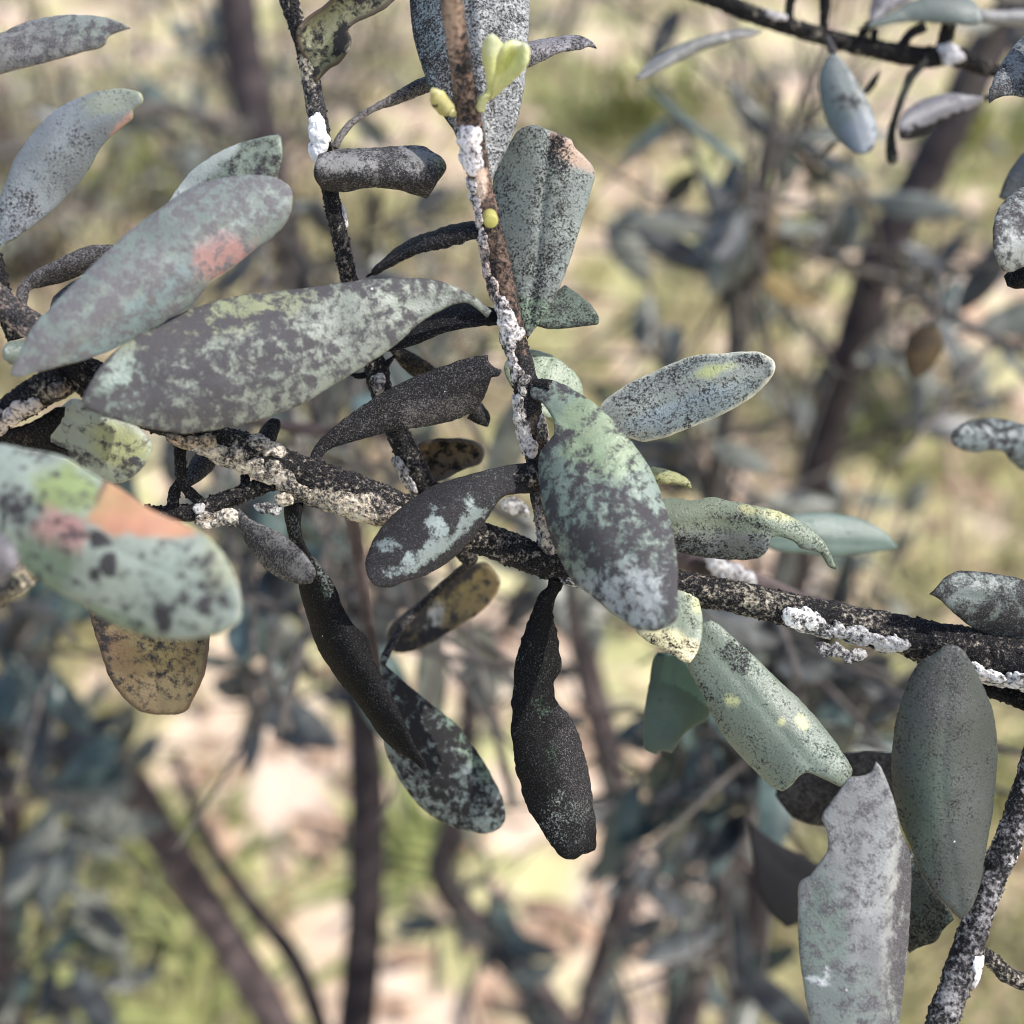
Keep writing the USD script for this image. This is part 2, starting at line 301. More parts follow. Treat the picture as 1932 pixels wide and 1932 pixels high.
def stem(name, parent, path, soot=.78, tint=CREAM, film=.02, grain=.12, rough=.13, label=None, marks=(), sides=26, step=4, mat='bark_skin', dots=0.0, film_top=None):
    STEMS.setdefault(parent, []).append((name, path))
    v, f = tube_mesh(path, rough, step, sides, seed=len(used))
    gr_ = np.random.default_rng(len(used) + 77); nt = len(v) - 2; ng = nt // 14
    pick = gr_.choice(nt, ng, False); g0 = trimesh.creation.icosphere(1); sz = px(path[0][2] / 1000) * gr_.uniform(1.2, 3.4, ng)
    gv = (g0.vertices[None] * sz[:, None, None] * gr_.uniform(.6, 1.3, (ng, 1, 3)) + v[pick][:, None]).reshape(-1, 3)
    gf = (g0.faces[None] + (np.arange(ng) * len(g0.vertices))[:, None, None]).reshape(-1, 3) + len(v)
    v, f = np.vstack([v, gv]), np.vstack([f, gf])
    k = len(v); so = np.full(k, float(soot)); tn = np.tile(np.array(tint, float) * .72, (k, 1)); fi = np.full(k, float(film) * .55)
    rel = v - EYE; dz = rel @ FWD; X = ((rel @ RIGHT) / dz / WID + .5) * 1932; Y = (.5 - (rel @ UP) / dz / WID) * 1932
    so = so + .42 * (fbm(v * 160, 3, 8) - .5)
    for kind, (cx, cy, rx, ry), val in marks:
        w = 1 - smoothstep(.5, 1.2, np.hypot((X - cx) / rx, (Y - cy) / ry))
        if kind == 'soot': so = so * (1 - w) + val * w
        elif kind == 'film': fi = fi * (1 - w) + val * .6 * w
        else: tn = tn * (1 - w[:, None]) + np.array(val) * w[:, None]
    return put(name, parent, v, f, mat, label, tint=tn, soot=so, grain=np.full(k, grain), film=fi, dots=np.full(k, dots))

ICO = trimesh.creation.icosphere(3)
STEMS = {}
def crust(parent, line, width, n, size=(8, 17), tint=(.66, .59, .48), soot=.30, film=.03, label=None, seed=1, grain=.15, flat=.5):
    """White lumpy scale insects massed on the stem along line rows (x, y, depth mm)."""
    r = np.random.default_rng(seed + 500 + int(line[0][0]))
    q = catmull(np.asarray(line, float), 3); vs, fs, k = [], [], 0
    near_ = [catmull(np.asarray(p, float), 3) for t, p in STEMS.get(parent, [])]
    for _ in range(int(n * 1.7)):
        c = q[r.integers(len(q))].copy(); c[:2] += r.normal(0, width * .42, 2)
        best = None
        for p in near_:
            dd = np.hypot(p[:, 0] - c[0], p[:, 1] - c[1]); m = int(dd.argmin())
            if best is None or dd[m] / p[m, 3] < best[0]: best = (dd[m] / p[m, 3], p[m], p[min(m + 1, len(p) - 1)] - p[max(m - 1, 0)])
        rad = r.uniform(*size) * (1.25 if r.random() < .6 else .7)
        if best is not None and best[0] < 1.6:
            o, st_, tg = best; o = min(o, 1.0); ctr = P(st_[0], st_[1], st_[2] / 1000)
            off = c[:2] - st_[:2]; off = off / (np.linalg.norm(off) + 1e-9) * o * st_[3]
            dpt = st_[2] / 1000 - math.sqrt(max(0, 1 - o * o)) * st_[3] * px(st_[2] / 1000)
            pos = P(st_[0] + off[0], st_[1] + off[1], dpt); nr = pos - ctr; nr /= np.linalg.norm(nr)
            tv = RIGHT * tg[0] - UP * tg[1]; tv -= nr * (tv @ nr); tv /= np.linalg.norm(tv) + 1e-9
        else:
            pos = P(c[0], c[1], c[2] / 1000); nr = -FWD; tv = RIGHT
        pos = pos + nr * rad * px(c[2] / 1000) * .2
        tw = r.normal(0, .6); bt_ = np.cross(nr, tv); tv, bt_ = tv * math.cos(tw) + bt_ * math.sin(tw), bt_ * math.cos(tw) - tv * math.sin(tw)
        s = rad * px(c[2] / 1000); u = ICO.vertices
        u = u * (1 + .34 * (fbm(u * 2.0 + r.uniform(0, 90), 3) - .5) + .22 * (noise(u * 6.5 + r.uniform(0, 50)) - .5) + .12 * (noise(u * 14 + r.uniform(0, 50)) - .5))[:, None]
        u = u * [r.uniform(1.0, 1.6), r.uniform(.7, 1.0), flat * r.uniform(.8, 1.3)]
        v = (u[:, :1] * tv + u[:, 1:2] * bt_ + u[:, 2:] * nr) * s + pos
        vs.append(v); fs.append(ICO.faces + k); k += len(v)
    v, f = np.vstack(vs), np.vstack(fs)
    so = soot + .08 + .5 * (fbm(v * 420, 2, 5) - .5)
    return put('scale_insect_crust', parent, v, f, 'crust_skin', label, tint=np.tile(np.array(tint) * .86, (len(v), 1)), soot=so + .10, grain=np.full(len(v), grain), film=np.full(len(v), film), dots=np.zeros(len(v)))

# ------------------------------------------------------------------ the long sooty branch across the picture, with its side twigs
main = thing('shrub_branch', 'long black sooty branch crossing the whole picture, crusted with white scale insects', 'branch')
stem('stem', main, [(-70, 500, 167, 26), (0, 570, 168, 26), (75, 626, 169, 26), (150, 700, 171, 34), (240, 758, 173, 34), (340, 803, 175, 31), (440, 842, 177, 31), (530, 878, 179, 34), (640, 921, 180, 36), (760, 962, 181, 32),
     (900, 1012, 182, 31), (1060, 1068, 182.5, 31), (1200, 1092, 182.5, 30), (1330, 1116, 182, 31), (1450, 1140, 182, 31), (1650, 1186, 182, 34), (1800, 1220, 181, 42), (1932, 1252, 180, 44), (2020, 1268, 179, 44)],
     soot=.80, marks=[('soot', (20, 625, 45, 22), .45), ('soot', (1430, 1130, 130, 25), .66), ('tint', (30, 590, 120, 60), (.40, .31, .26)), ('film', (40, 600, 130, 90), .05)])
side = hold('side_twig', main)
stem('stem', side, [(-60, 805, 172, 26), (0, 785, 172, 27), (60, 748, 171, 30), (130, 705, 170, 34)], soot=.78)
crust(side, [(-40, 815, 169), (5, 797, 168.5), (70, 758, 168)], 14, 16, (9, 15), tint=(.70, .60, .52), soot=.20)
leaf(side, [(-8, 812), (50, 800), (108, 768), (123, 768), (119, 790), (105, 812), (95, 822), (98, 833), (126, 850), (129, 866), (60, 852), (-8, 842)], [(-8, 828), (125, 830)], (171, 174), 'tattered black curled leaf with chewed edge', roll=2, tint=(.05, .035, .02), soot=.75, film=.012, jag=2.5)
leaf(side, [(48, 640), (20, 645), (4, 656), (6, 675), (24, 690), (50, 690), (70, 670), (62, 648)], [(60, 668), (5, 668)], (165, 163), 'tiny grey leaf stub with toothed edge', tint=GREY, soot=.32, grain=.3, jag=3)
crust(side, [(100, 742, 166), (112, 728, 165.5)], 5, 5, (9, 14), tint=(.42, .33, .27), soot=.42, label='greyish pitted insect scale at the joint')
crust(main, [(332, 828, 172.5), (365, 836, 172.5), (395, 834, 172.5)], 9, 16, (7, 13), tint=(.50, .40, .28), soot=.36)
crust(main, [(380, 845, 173), (440, 865, 174), (500, 892, 175.5), (545, 905, 176)], 15, 46, (8, 15), tint=(.66, .58, .47), soot=.34)
crust(main, [(478, 830, 174), (520, 848, 175)], 8, 14, (8, 13), tint=(.62, .54, .44), soot=.34)
crust(main, [(540, 935, 176), (590, 938, 176.5), (650, 950, 177.5), (700, 966, 178), (735, 978, 178)], 18, 64, (9, 18), tint=(.68, .58, .44), soot=.32)
crust(main, [(610, 962, 178), (660, 975, 179), (715, 990, 179)], 10, 20, (8, 15), tint=(.66, .56, .42), soot=.32)
crust(main, [(1490, 1172, 178), (1560, 1188, 178), (1640, 1205, 178), (1700, 1216, 178)], 14, 60, (5, 12), tint=(.68, .66, .64), soot=.30, flat=.34)
crust(main, [(1500, 1160, 177), (1535, 1170, 177)], 7, 7, (9, 14), tint=(.82, .80, .77), soot=.1)
crust(main, [(1545, 1215, 180), (1600, 1235, 180), (1660, 1236, 180)], 5, 12, (6, 10), tint=(.55, .53, .50), soot=.36)
crust(main, [(1840, 1268, 177), (1890, 1285, 176.5), (1950, 1295, 176)], 13, 20, (8, 15), tint=(.74, .71, .68), soot=.24)
crust(main, [(1058, 1095, 180), (1085, 1100, 180)], 5, 8, (4, 8), tint=(.70, .68, .66), soot=.25)
crust(main, [(880, 1040, 179), (905, 1046, 179)], 3, 4, (4, 7), tint=(.40, .32, .28), soot=.4)
stem('stem', main, [(1740, 1235, 184, 20), (1850, 1285, 184, 22), (1932, 1318, 183, 22), (2000, 1350, 183, 22)], soot=.85, film=.012)

# short twig to the lower left
low = hold('side_twig', main)
stem('stem', low, [(540, 900, 180, 17), (480, 922, 179, 16), (420, 945, 178.5, 17), (370, 965, 178, 17), (303, 968, 177.5, 13), (270, 960, 177, 10)], soot=.84, sides=18, rough=.2)
stem('stalk', low, [(338, 822, 177, 11), (340, 870, 177, 11), (345, 912, 177.5, 10), (365, 936, 178, 11), (388, 955, 178, 10)], soot=.9, sides=14, rough=.16)
stem('stalk', low, [(344, 905, 178, 9), (330, 928, 178, 11), (324, 965, 178, 10)], soot=.9, sides=14, rough=.16)
stem('stalk', low, [(462, 895, 180, 9), (463, 925, 180, 9)], soot=.85, sides=12)
crust(low, [(378, 978, 175.5), (410, 978, 175.5), (445, 975, 175.5)], 11, 24, (7, 13), tint=(.70, .62, .52), soot=.32)
crust(low, [(490, 958, 176), (520, 962, 176)], 6, 9, (5, 9), tint=(.55, .52, .49), soot=.38)
crust(low, [(372, 952, 176), (378, 965, 176)], 3, 4, (5, 8), tint=(.52, .50, .50), soot=.25)
leaf(low, [(362, 864), (376, 852), (394, 856), (412, 868), (398, 890), (374, 910), (356, 918), (346, 912), (352, 886)], [(350, 914), (395, 858)], (180, 183), 'short dark leaf stub beside the forked stalks', tint=(.10, .10, .10), soot=.75, film=.05)
leaf(main, [(487, 832), (490, 818), (503, 800), (515, 789), (527, 791), (530, 802), (524, 822), (516, 842), (500, 846)], [(508, 842), (522, 792)], (177, 179), 'stubby black leaf bud standing on top of the branch', tint=(.12, .1, .08), soot=.9, film=.02, thick=1.2)
D1 = leaf(low, [(438, 955), (452, 960), (470, 978), (500, 992), (533, 1009), (567, 1036), (591, 1067), (596, 1084), (588, 1101), (561, 1101), (526, 1090), (496, 1067), (468, 1032), (452, 998), (443, 975)], [(441, 961), (592, 1095)], (175, 171),
     'small sooty brown-black leaf hanging below the short twig', roll=1, cup=1.5, tint=(.20, .19, .18), soot=.70, film=.05, grain=.1, dots=.05, ss=-.1, marks=[('soot', (500, 1000, 60, 16, 38), .38), ('soot', (575, 1065, 22, 30, 40), .38)])
leaf(main, [(536, 950), (574, 948), (568, 985), (572, 1018), (585, 1042), (606, 1068), (632, 1105), (645, 1140), (668, 1180), (692, 1202), (703, 1240), (722, 1280), (748, 1328), (768, 1372), (787, 1415), (803, 1436), (806, 1452), (798, 1452), (773, 1430), (746, 1414),
      (716, 1385), (680, 1332), (655, 1302), (628, 1266), (600, 1220), (580, 1160), (566, 1110), (560, 1060), (548, 1020), (540, 985)], [(556, 955), (562, 1030), (600, 1110), (650, 1230), (720, 1340), (803, 1448)], (179, 174),
     'long narrow black leaf hanging curled, with pointed tip and white specks', roll=2, cup=3.2, tint=(.16, .19, .17), soot=.95, film=.007, grain=0, dots=.16, marks=[('tint', (605, 1150, 22, 70, -20), (.05, .09, .06)), ('soot', (552, 1000, 14, 30), .62), ('soot', (610, 1085, 12, 45, -25), .62)], thick=.9)
leaf(main, [(1035, 1092), (1063, 1092), (1060, 1110), (1049, 1126), (1043, 1148), (1049, 1183), (1056, 1230), (1058, 1268), (1046, 1282), (1046, 1312), (1050, 1322), (1066, 1340), (1087, 1376), (1104, 1432), (1114, 1494), (1122, 1550), (1126, 1604), (1101, 1612),
      (1080, 1623), (1056, 1614), (1032, 1583), (998, 1528), (978, 1470), (967, 1409), (965, 1340), (969, 1272), (976, 1230), (988, 1195), (1005, 1150), (1018, 1122), (1032, 1104)], [(1050, 1095), (1020, 1200), (1015, 1340), (1050, 1500), (1090, 1618)], (181, 178),
     'broad black leaf hanging straight down with two bites in its right edge', roll=-2.2, cup=3.0, tint=(.17, .2, .18), soot=.90, film=.007, dots=.2, jag=2.4, marks=[('tint', (1020, 1330, 20, 22), (.014, .055, .02)), ('soot', (1020, 1330, 16, 18), .66), ('tint', (1040, 1430, 16, 26), (.014, .055, .02)), ('soot', (1040, 1425, 12, 22), .66),
     ('soot', (1060, 1540, 40, 60), .70), ('film', (1085, 1440, 34, 110, -8), .03)], thick=.9)
leaf(main, [(1008, 872), (971, 875), (926, 884), (882, 896), (827, 913), (783, 938), (738, 974), (708, 1012), (692, 1049), (690, 1077), (704, 1101), (732, 1109), (766, 1097), (807, 1084), (855, 1053), (896, 1012), (916, 984), (943, 943), (960, 934), (1006, 930)], [(1008, 900), (880, 950), (710, 1100)], (179, 171),
     'dark leaf in the centre with an irregular pale blue-green patch, in front of the branch', roll=0, cup=3.0, arch=1.5, tint=(.27, .33, .315), soot=.86, film=.036, dots=.1, grain=.6, marks=[('soot', (874, 988, 34, 13, -42), .30, .4, 2.2), ('soot', (800, 1045, 60, 13, -28), .30, .4, 2.2), ('soot', (832, 1000, 17, 34, -30), .28, .4, 2.0), ('soot', (886, 952, 10, 22, -12), .30, .4, 1.8), ('soot', (745, 1075, 26, 10, -10), .42, .5, 2.0), ('soot', (735, 1030, 26, 14), .38)])
stem('stalk', main, [(1020, 898, 179.5, 27), (1000, 901, 179, 24), (960, 905, 178.5, 13)], soot=.88, sides=16)

# the upright twig
upr = hold('side_twig', main)
stem('stem', upr, [(1044, 1085, 182, 16), (1034, 1040, 181.5, 16), (1022, 960, 181, 17), (1014, 890, 181, 20), (1004, 810, 180.5, 21), (996, 745, 180, 24), (984, 690, 179.5, 23), (966, 610, 178, 20), (950, 540, 176.5, 21), (930, 450, 174, 22), (912, 370, 171.5, 20), (896, 290, 169, 22), (884, 220, 166.5, 23), (872, 140, 163, 21),
     (860, 60, 159, 20), (848, -20, 155, 20), (838, -90, 151, 20)], soot=.56, tint=(.23, .15, .11), film=.03, rough=.12,
     marks=[('tint', (908, 345, 13, 40), (.55, .43, .34)), ('soot', (908, 345, 13, 36), -.1), ('soot', (1000, 720, 40, 70), .95), ('tint', (855, 60, 20, 110), (.36, .25, .18)), ('soot', (855, 40, 24, 90), .42), ('soot', (1020, 900, 40, 60), .9), ('soot', (1030, 1000, 30, 90), .55), ('tint', (1035, 1000, 30, 90), (.55, .5, .45))])
crust(upr, [(884, 250, 165.5), (888, 285, 166), (890, 315, 167)], 11, 34, (8, 15), tint=(.78, .72, .73), soot=.12)
crust(upr, [(880, 345, 169), (888, 400, 171)], 5, 10, (5, 9), tint=(.74, .68, .67), soot=.22)
crust(upr, [(908, 468, 172), (918, 510, 173), (930, 550, 174)], 10, 30, (7, 13), tint=(.62, .50, .45), soot=.32)
crust(upr, [(948, 575, 175), (962, 610, 176), (962, 640, 177)], 10, 34, (7, 13), tint=(.76, .70, .68), soot=.22)
crust(upr, [(893, 340, 170), (905, 420, 172), (915, 470, 172)], 6, 16, (5, 9), tint=(.70, .64, .62), soot=.28)
crust(upr, [(948, 640, 177), (975, 690, 177.5), (985, 730, 177.5)], 8, 16, (5, 9), tint=(.66, .60, .56), soot=.34)
crust(upr, [(978, 740, 177), (985, 790, 177.5), (1000, 850, 178)], 8, 34, (7, 12), tint=(.74, .66, .60), soot=.24)
crust(upr, [(1025, 800, 176), (1030, 835, 176)], 9, 22, (7, 12), tint=(.74, .64, .56), soot=.28)
crust(upr, [(1017, 930, 178), (1025, 985, 178.5), (1038, 1035, 179)], 6, 26, (5, 10), tint=(.55, .48, .42), soot=.34)
V1 = leaf(upr, [(905, 345), (880, 300), (855, 246), (827, 202), (800, 137), (780, 68), (773, 0), (776, -80), (810, -170), (880, -210), (950, -170), (992, -80), (1000, 0), (996, 85), (991, 154), (978, 222), (961, 273), (943, 308), (925, 348)], [(918, 340), (890, -205)], (172, 178),
     'broad blue-grey black-speckled leaf behind the upright twig at the top edge', cup=3.5, crease=-.6, tint=(.34, .35, .345), soot=.47, grain=.05, film=.035, ss=-.12, marks=[('tint', (805, 40, 30, 160), (.22, .30, .33))])
leaf(upr, [(995, 640), (981, 591), (964, 513), (950, 455), (937, 410), (930, 376), (933, 325), (954, 284), (978, 246), (1005, 236), (1029, 243), (1077, 263), (1084, 277), (1114, 308), (1123, 328), (1118, 349), (1101, 410), (1080, 478), (1060, 533), (1039, 574), (1015, 612)], [(996, 636), (1040, 245)], (180, 177),
     'upright grey-green leaf densely speckled with black and a pinkish torn tip, right of the twig', cup=2.2, crease=.5, roll=-.5, tint=(.26, .30, .27), soot=.32, grain=0.10, film=.03, ss=-.05, marks=[('tint', [(1040, 250), (1075, 262), (1115, 310), (1120, 330), (1060, 305), (1045, 285)], (.55, .37, .28), .4), ('soot', [(1050, 265), (1075, 262), (1115, 310), (1120, 330), (1060, 305)], .2, .4), ('soot', (1030, 420, 38, 190, 8), .52), ('soot', (1040, 280, 16, 30), .65), ('tint', (1000, 590, 40, 30), (.18, .27, .18))], rim=None)
leaf(upr, [(990, 600), (1020, 575), (1067, 537), (1097, 560), (1118, 578), (1131, 602), (1128, 612), (1104, 615), (1063, 620), (1020, 618)], [(990, 606), (1128, 600)], (183, 184), 'small green leaf peeping out behind the speckled upright leaf', tint=(.11, .165, .115), soot=.46, grain=.3)
leaf(upr, [(914, 422), (890, 421), (855, 428), (814, 441), (773, 457), (738, 481), (711, 505), (690, 521), (692, 525), (738, 500), (773, 484), (827, 469), (875, 457), (914, 446)], [(912, 434), (820, 453), (690, 523)], (173, 178), 'slim black leaf seen edge-on, left of the upright twig', roll=1.5, tint=(.10, .08, .07), soot=.85, film=.025, thick=1.4, jag=1.5)
leaf(upr, [(985, 82), (998, 78), (1046, 70), (1094, 67), (1118, 78), (1126, 92), (1112, 88), (1094, 94), (1060, 99), (1029, 113), (998, 128), (985, 130)], [(985, 105), (1124, 88)], (180, 184), 'grey pointed leaf at the top poking out right behind the broad leaf', tint=(.30, .28, .30), soot=.42, grain=.2, film=.05)
BUD = (.90, .90, .46)
bud = hold('young_shoot', upr, 'fresh pale yellow-green shoot of two unfolding leaflets')
leaf(bud, [(897, 212), (899, 192), (906, 180), (917, 168), (917, 137), (912, 105), (914, 76), (926, 62), (940, 70), (946, 90), (944, 118), (940, 150), (930, 176), (918, 195), (914, 212)], [(905, 208), (925, 150), (928, 66)], (165, 160), tint=BUD, soot=-.3, cup=2, thick=1.0, mat='bud_skin', back=BUD, backsoot=-.3, jag=1.5, marks=[('tint', (927, 85, 12, 22), (.85, .85, .55))])
leaf(bud, [(922, 190), (928, 160), (936, 125), (944, 98), (958, 82), (972, 76), (985, 79), (997, 84), (998, 100), (992, 122), (975, 143), (955, 162), (936, 182)], [(924, 188), (960, 125), (985, 82)], (164, 158), tint=BUD, soot=-.3, cup=-2, thick=1.0, mat='bud_skin', back=BUD, backsoot=-.3, jag=1.5, marks=[('tint', (955, 110, 12, 30, 30), (.62, .64, .22)), ('tint', (985, 82, 18, 10), (.86, .86, .58))])
bud2 = hold('young_shoot', upr, 'tiny yellowish bud on the left side of the twig')
leaf(bud2, [(858, 222), (840, 216), (822, 198), (812, 180), (810, 170), (818, 165), (828, 168), (840, 184), (854, 202), (862, 218)], [(856, 218), (816, 168)], (165, 162), tint=(.85, .78, .36), soot=-.1, cup=2.5, thick=1.5, mat='bud_skin', back=BUD, backsoot=-.3, marks=[('soot', (824, 192, 5, 4), .8)])
sv, sf = tube_mesh([(924, 405, 170, 13), (926, 417, 168.8, 14), (926.5, 419, 168.4, 11)], rough=.05, sides=24)
put('leaf_scar', upr, sv, sf, 'bud_skin', 'round green leaf scar facing the viewer', tint=np.tile((.48, .45, .14), (len(sv), 1)), soot=np.full(len(sv), .05), grain=np.zeros(len(sv)), film=np.full(len(sv), .03), dots=np.zeros(len(sv)))
BIG = leaf(upr, [(928, 586), (905, 566), (870, 546), (830, 530), (790, 525), (740, 525), (690, 528), (600, 540), (520, 550), (440, 560), (370, 580), (300, 610), (240, 645), (195, 685), (165, 730), (152, 757), (165, 771), (200, 786), (250, 801), (300, 812), (350, 818), (400, 812),
     (460, 801), (520, 782), (580, 757), (620, 732), (680, 696), (740, 656), (790, 612), (840, 582), (880, 572), (920, 600)], [(925, 592), (830, 562), (520, 680), (160, 760)], (176, 159),
     'largest leaf, grey-green mottled with grey-violet mould, across the left centre', cup=3.5, roll=-1.0, arch=1.0, tint=(.29, .325, .265), soot=.58, grain=1, film=.105, dots=.16, ss=.16, st=.20, thick=.7,
     marks=[('tint', (420, 600, 170, 34, -14), (.28, .30, .18)), ('soot', (470, 580, 110, 20, -8), .40), ('soot', (640, 590, 110, 34, -14), .44), ('soot', (770, 575, 80, 14, 8), .46), ('soot', (660, 690, 60, 30, -30), .40), ('soot', (430, 640, 60, 20, -20), .46), ('soot', (225, 700, 26, 60, 25), .36), ('soot', (290, 770, 110, 36, 4), .74), ('soot', (400, 775, 80, 30), .66), ('tint', (230, 740, 70, 60), (.24, .31, .26))])
leaf(upr, [(940, 588), (926, 580), (875, 567), (830, 582), (795, 600), (770, 630), (738, 655), (721, 662), (735, 664), (786, 650), (841, 627), (896, 617), (943, 614)], [(940, 600), (840, 612), (725, 662)], (178, 180), 'black leaf tucked under the largest leaf beside the twig', roll=2, tint=(.04, .035, .03), soot=.85, film=.018)
leaf(upr, [(1000, 724), (1015, 716), (1046, 718), (1094, 742), (1131, 769), (1166, 803), (1196, 838), (1231, 892), (1251, 943), (1272, 1012), (1278, 1063), (1279, 1131), (1277, 1168), (1258, 1183), (1231, 1191), (1200, 1186), (1166, 1166), (1125, 1131), (1087, 1104), (1060, 1063), (1036, 1005), (1022, 943),
     (1015, 882), (1020, 852), (1036, 831), (1046, 815), (1042, 790), (1022, 760), (1002, 748)], [(1004, 734), (1100, 850), (1160, 1000), (1250, 1185)], (178, 160),
     'large oval leaf hanging at the centre, pale green at the stalk and mottled grey below', cup=4.5, roll=.5, arch=2.0, tint=(.26, .34, .27), soot=.60, grain=.95, film=.085, dots=.22, st=.10, thick=.7,
     marks=[('soot', (1090, 775, 70, 50, 40), .28, .4, 1.2), ('soot', (1110, 800, 14, 9, 30), .7, .4, 1.5), ('soot', (1135, 830, 10, 8), .7, .4, 1.5), ('tint', (1130, 830, 90, 60, 45), (.27, .34, .21)), ('soot', (1150, 850, 40, 60, -35), .30), ('soot', (1065, 900, 26, 70), .40), ('soot', (1210, 900, 26, 70, -25), .38), ('soot', (1100, 960, 40, 30), .44), ('soot', (1140, 1110, 40, 55, -40), .46), ('soot', (1215, 1120, 40, 50, 10), .45), ('soot', (1190, 1165, 40, 16, 10), .34), ('tint', (1190, 1120, 90, 60), (.34, .37, .36)), ('soot', (1075, 735, 40, 9, 20), .75)])
stem('stalk', upr, [(990, 735, 179.5, 17), (1010, 728, 178.5, 13), (1040, 728, 177, 11)], soot=.8, sides=14)
leaf(upr, [(985, 750), (964, 728), (951, 700), (955, 680), (975, 665), (1002, 659), (1039, 669), (1073, 692), (1096, 722), (1098, 760), (1060, 790), (1010, 780)], [(990, 765), (1040, 668)], (184, 188), 'pale smooth green leaf half hidden behind the twig', tint=(.30, .37, .24), soot=.16, film=.03)

# leaves on the right of the branch
leaf(main, [(1120, 792), (1135, 762), (1149, 749), (1183, 725), (1234, 701), (1272, 684), (1313, 670), (1361, 667), (1422, 663), (1450, 672), (1463, 687), (1458, 708), (1439, 732), (1409, 756), (1361, 783), (1313, 803), (1272, 819), (1251, 827), (1215, 833), (1183, 825), (1150, 812)], [(1130, 810), (1300, 750), (1460, 685)], (181, 179),
     'grey-green peppered leaf pointing right from the centre, cream upper rim', cup=2.5, roll=.6, tint=(.29, .325, .29), soot=.36, grain=.08, film=.03, ss=-.05, marks=[('soot', (1230, 722, 70, 28, -25), .54), ('soot', (1360, 700, 60, 14, -8), .22), ('tint', (1350, 700, 40, 9, -15), (.42, .44, .20), .6, 1.8), ('tint', (1300, 770, 110, 28, -20), (.24, .31, .33)), ('soot', (1420, 680, 34, 14), .55)], rim=((.55, .53, .42), 5))
leaf(main, [(1215, 975), (1235, 945), (1272, 939), (1306, 944), (1340, 938), (1374, 944), (1426, 954), (1467, 964), (1498, 978), (1528, 995), (1552, 1019), (1569, 1050), (1578, 1074), (1562, 1068), (1549, 1046), (1528, 1039), (1511, 1034), (1494, 1020), (1463, 1012), (1452, 1018), (1450, 1036), (1429, 1054), (1374, 1056), (1323, 1051), (1279, 1042), (1235, 1030)], [(1225, 995), (1400, 990), (1572, 1065)], (181, 178),
     'olive green leaf with a large bite leaving a hooked tip, right of centre', cup=3.2, roll=.8, tint=(.205, .255, .165), soot=.30, grain=.10, film=.032, ss=.20, marks=[('tint', (1380, 1030, 130, 26, 4), (.27, .30, .29)), ('tint', (1470, 972, 30, 9, 15), (.50, .50, .24), .6, 1.8), ('tint', (1420, 964, 30, 7, 10), (.42, .42, .2), .6, 1.8), ('soot', (1290, 1030, 40, 20), .6), ('soot', (1400, 985, 40, 12, 10), .5)], rim=None)
leaf(main, [(1430, 1010), (1460, 985), (1491, 973), (1532, 967), (1580, 970), (1631, 981), (1672, 1005), (1689, 1025), (1696, 1034), (1665, 1040), (1614, 1046), (1573, 1050), (1511, 1044), (1453, 1036)], [(1430, 1022), (1694, 1032)], (224, 228), 'smooth dark green leaf behind the hooked bitten leaf', cup=2, tint=(.13, .20, .16), soot=.12, film=.04)
leaf(main, [(1220, 890), (1231, 881), (1268, 889), (1296, 902), (1305, 918), (1306, 926), (1292, 918), (1270, 913), (1240, 912)], [(1222, 898), (1304, 922)], (190, 188), 'small curled yellowish leaf tip beside the large oval leaf', tint=(.40, .42, .18), soot=.2, grain=0)
leaf(main, [(1205, 1120), (1240, 1085), (1272, 1072), (1299, 1090), (1316, 1121), (1325, 1159), (1325, 1196), (1316, 1230), (1302, 1251), (1289, 1248), (1270, 1236), (1244, 1222), (1217, 1207), (1200, 1190), (1196, 1150)], [(1260, 1080), (1290, 1248)], (182, 174),
     'pale leaf with a cream-white peppered tip under the large oval leaf', cup=2.5, tint=(.31, .36, .26), soot=.20, grain=.5, film=.02, marks=[('tint', (1270, 1225, 75, 28, 25), (.90, .80, .50), .3), ('soot', (1270, 1225, 70, 26, 25), .40), ('tint', (1308, 1110, 16, 12), (.56, .55, .30), .5, 1.6), ('tint', (1314, 1145, 11, 18), (.56, .55, .30), .5, 1.6)])
leaf(main, [(1296, 1250), (1302, 1215), (1318, 1180), (1338, 1168), (1357, 1178), (1391, 1209), (1426, 1241), (1456, 1271), (1485, 1298), (1511, 1322), (1556, 1373), (1590, 1420), (1608, 1452), (1600, 1473), (1586, 1485), (1562, 1473), (1525, 1458), (1509, 1463), (1494, 1481), (1477, 1494), (1456, 1484), (1419, 1449), (1378, 1405), (1347, 1358), (1327, 1314), (1309, 1282)], [(1315, 1190), (1430, 1330), (1555, 1475)], (180, 174),
     'smooth green leaf with yellow flecks and a bitten end, sloping down right of centre', cup=3.4, roll=0, tint=(.205, .255, .19), soot=.17, grain=.04, film=.03, dots=.03, marks=[('soot', (1385, 1235, 20, 34, -30), .62, .3, 1.4), ('soot', (1332, 1215, 20, 46), .34), ('soot', (1440, 1420, 60, 14, 45), .26), ('tint', (1384, 1322, 14, 9, 40), (.60, .60, .30), .4, 1.6), ('tint', (1474, 1362, 7, 7), (.60, .60, .30), .4, 1.4), ('tint', (1508, 1356, 9, 10, 20), (.60, .60, .30), .4, 1.6), ('tint', (1514, 1372, 9, 7, 20), (.60, .60, .30), .4, 1.6), ('soot', (1345, 1330, 14, 66, -30), .36)])
leaf(main, [(1462, 1500), (1485, 1450), (1540, 1430), (1620, 1418), (1690, 1420), (1715, 1470), (1690, 1530), (1620, 1560), (1560, 1560), (1500, 1545)], [(1700, 1460), (1465, 1510)], (205, 212), 'black shaded leaf seen through the bite of the smooth green leaf', tint=(.03, .03, .035), soot=.6, film=.014, gap=9)
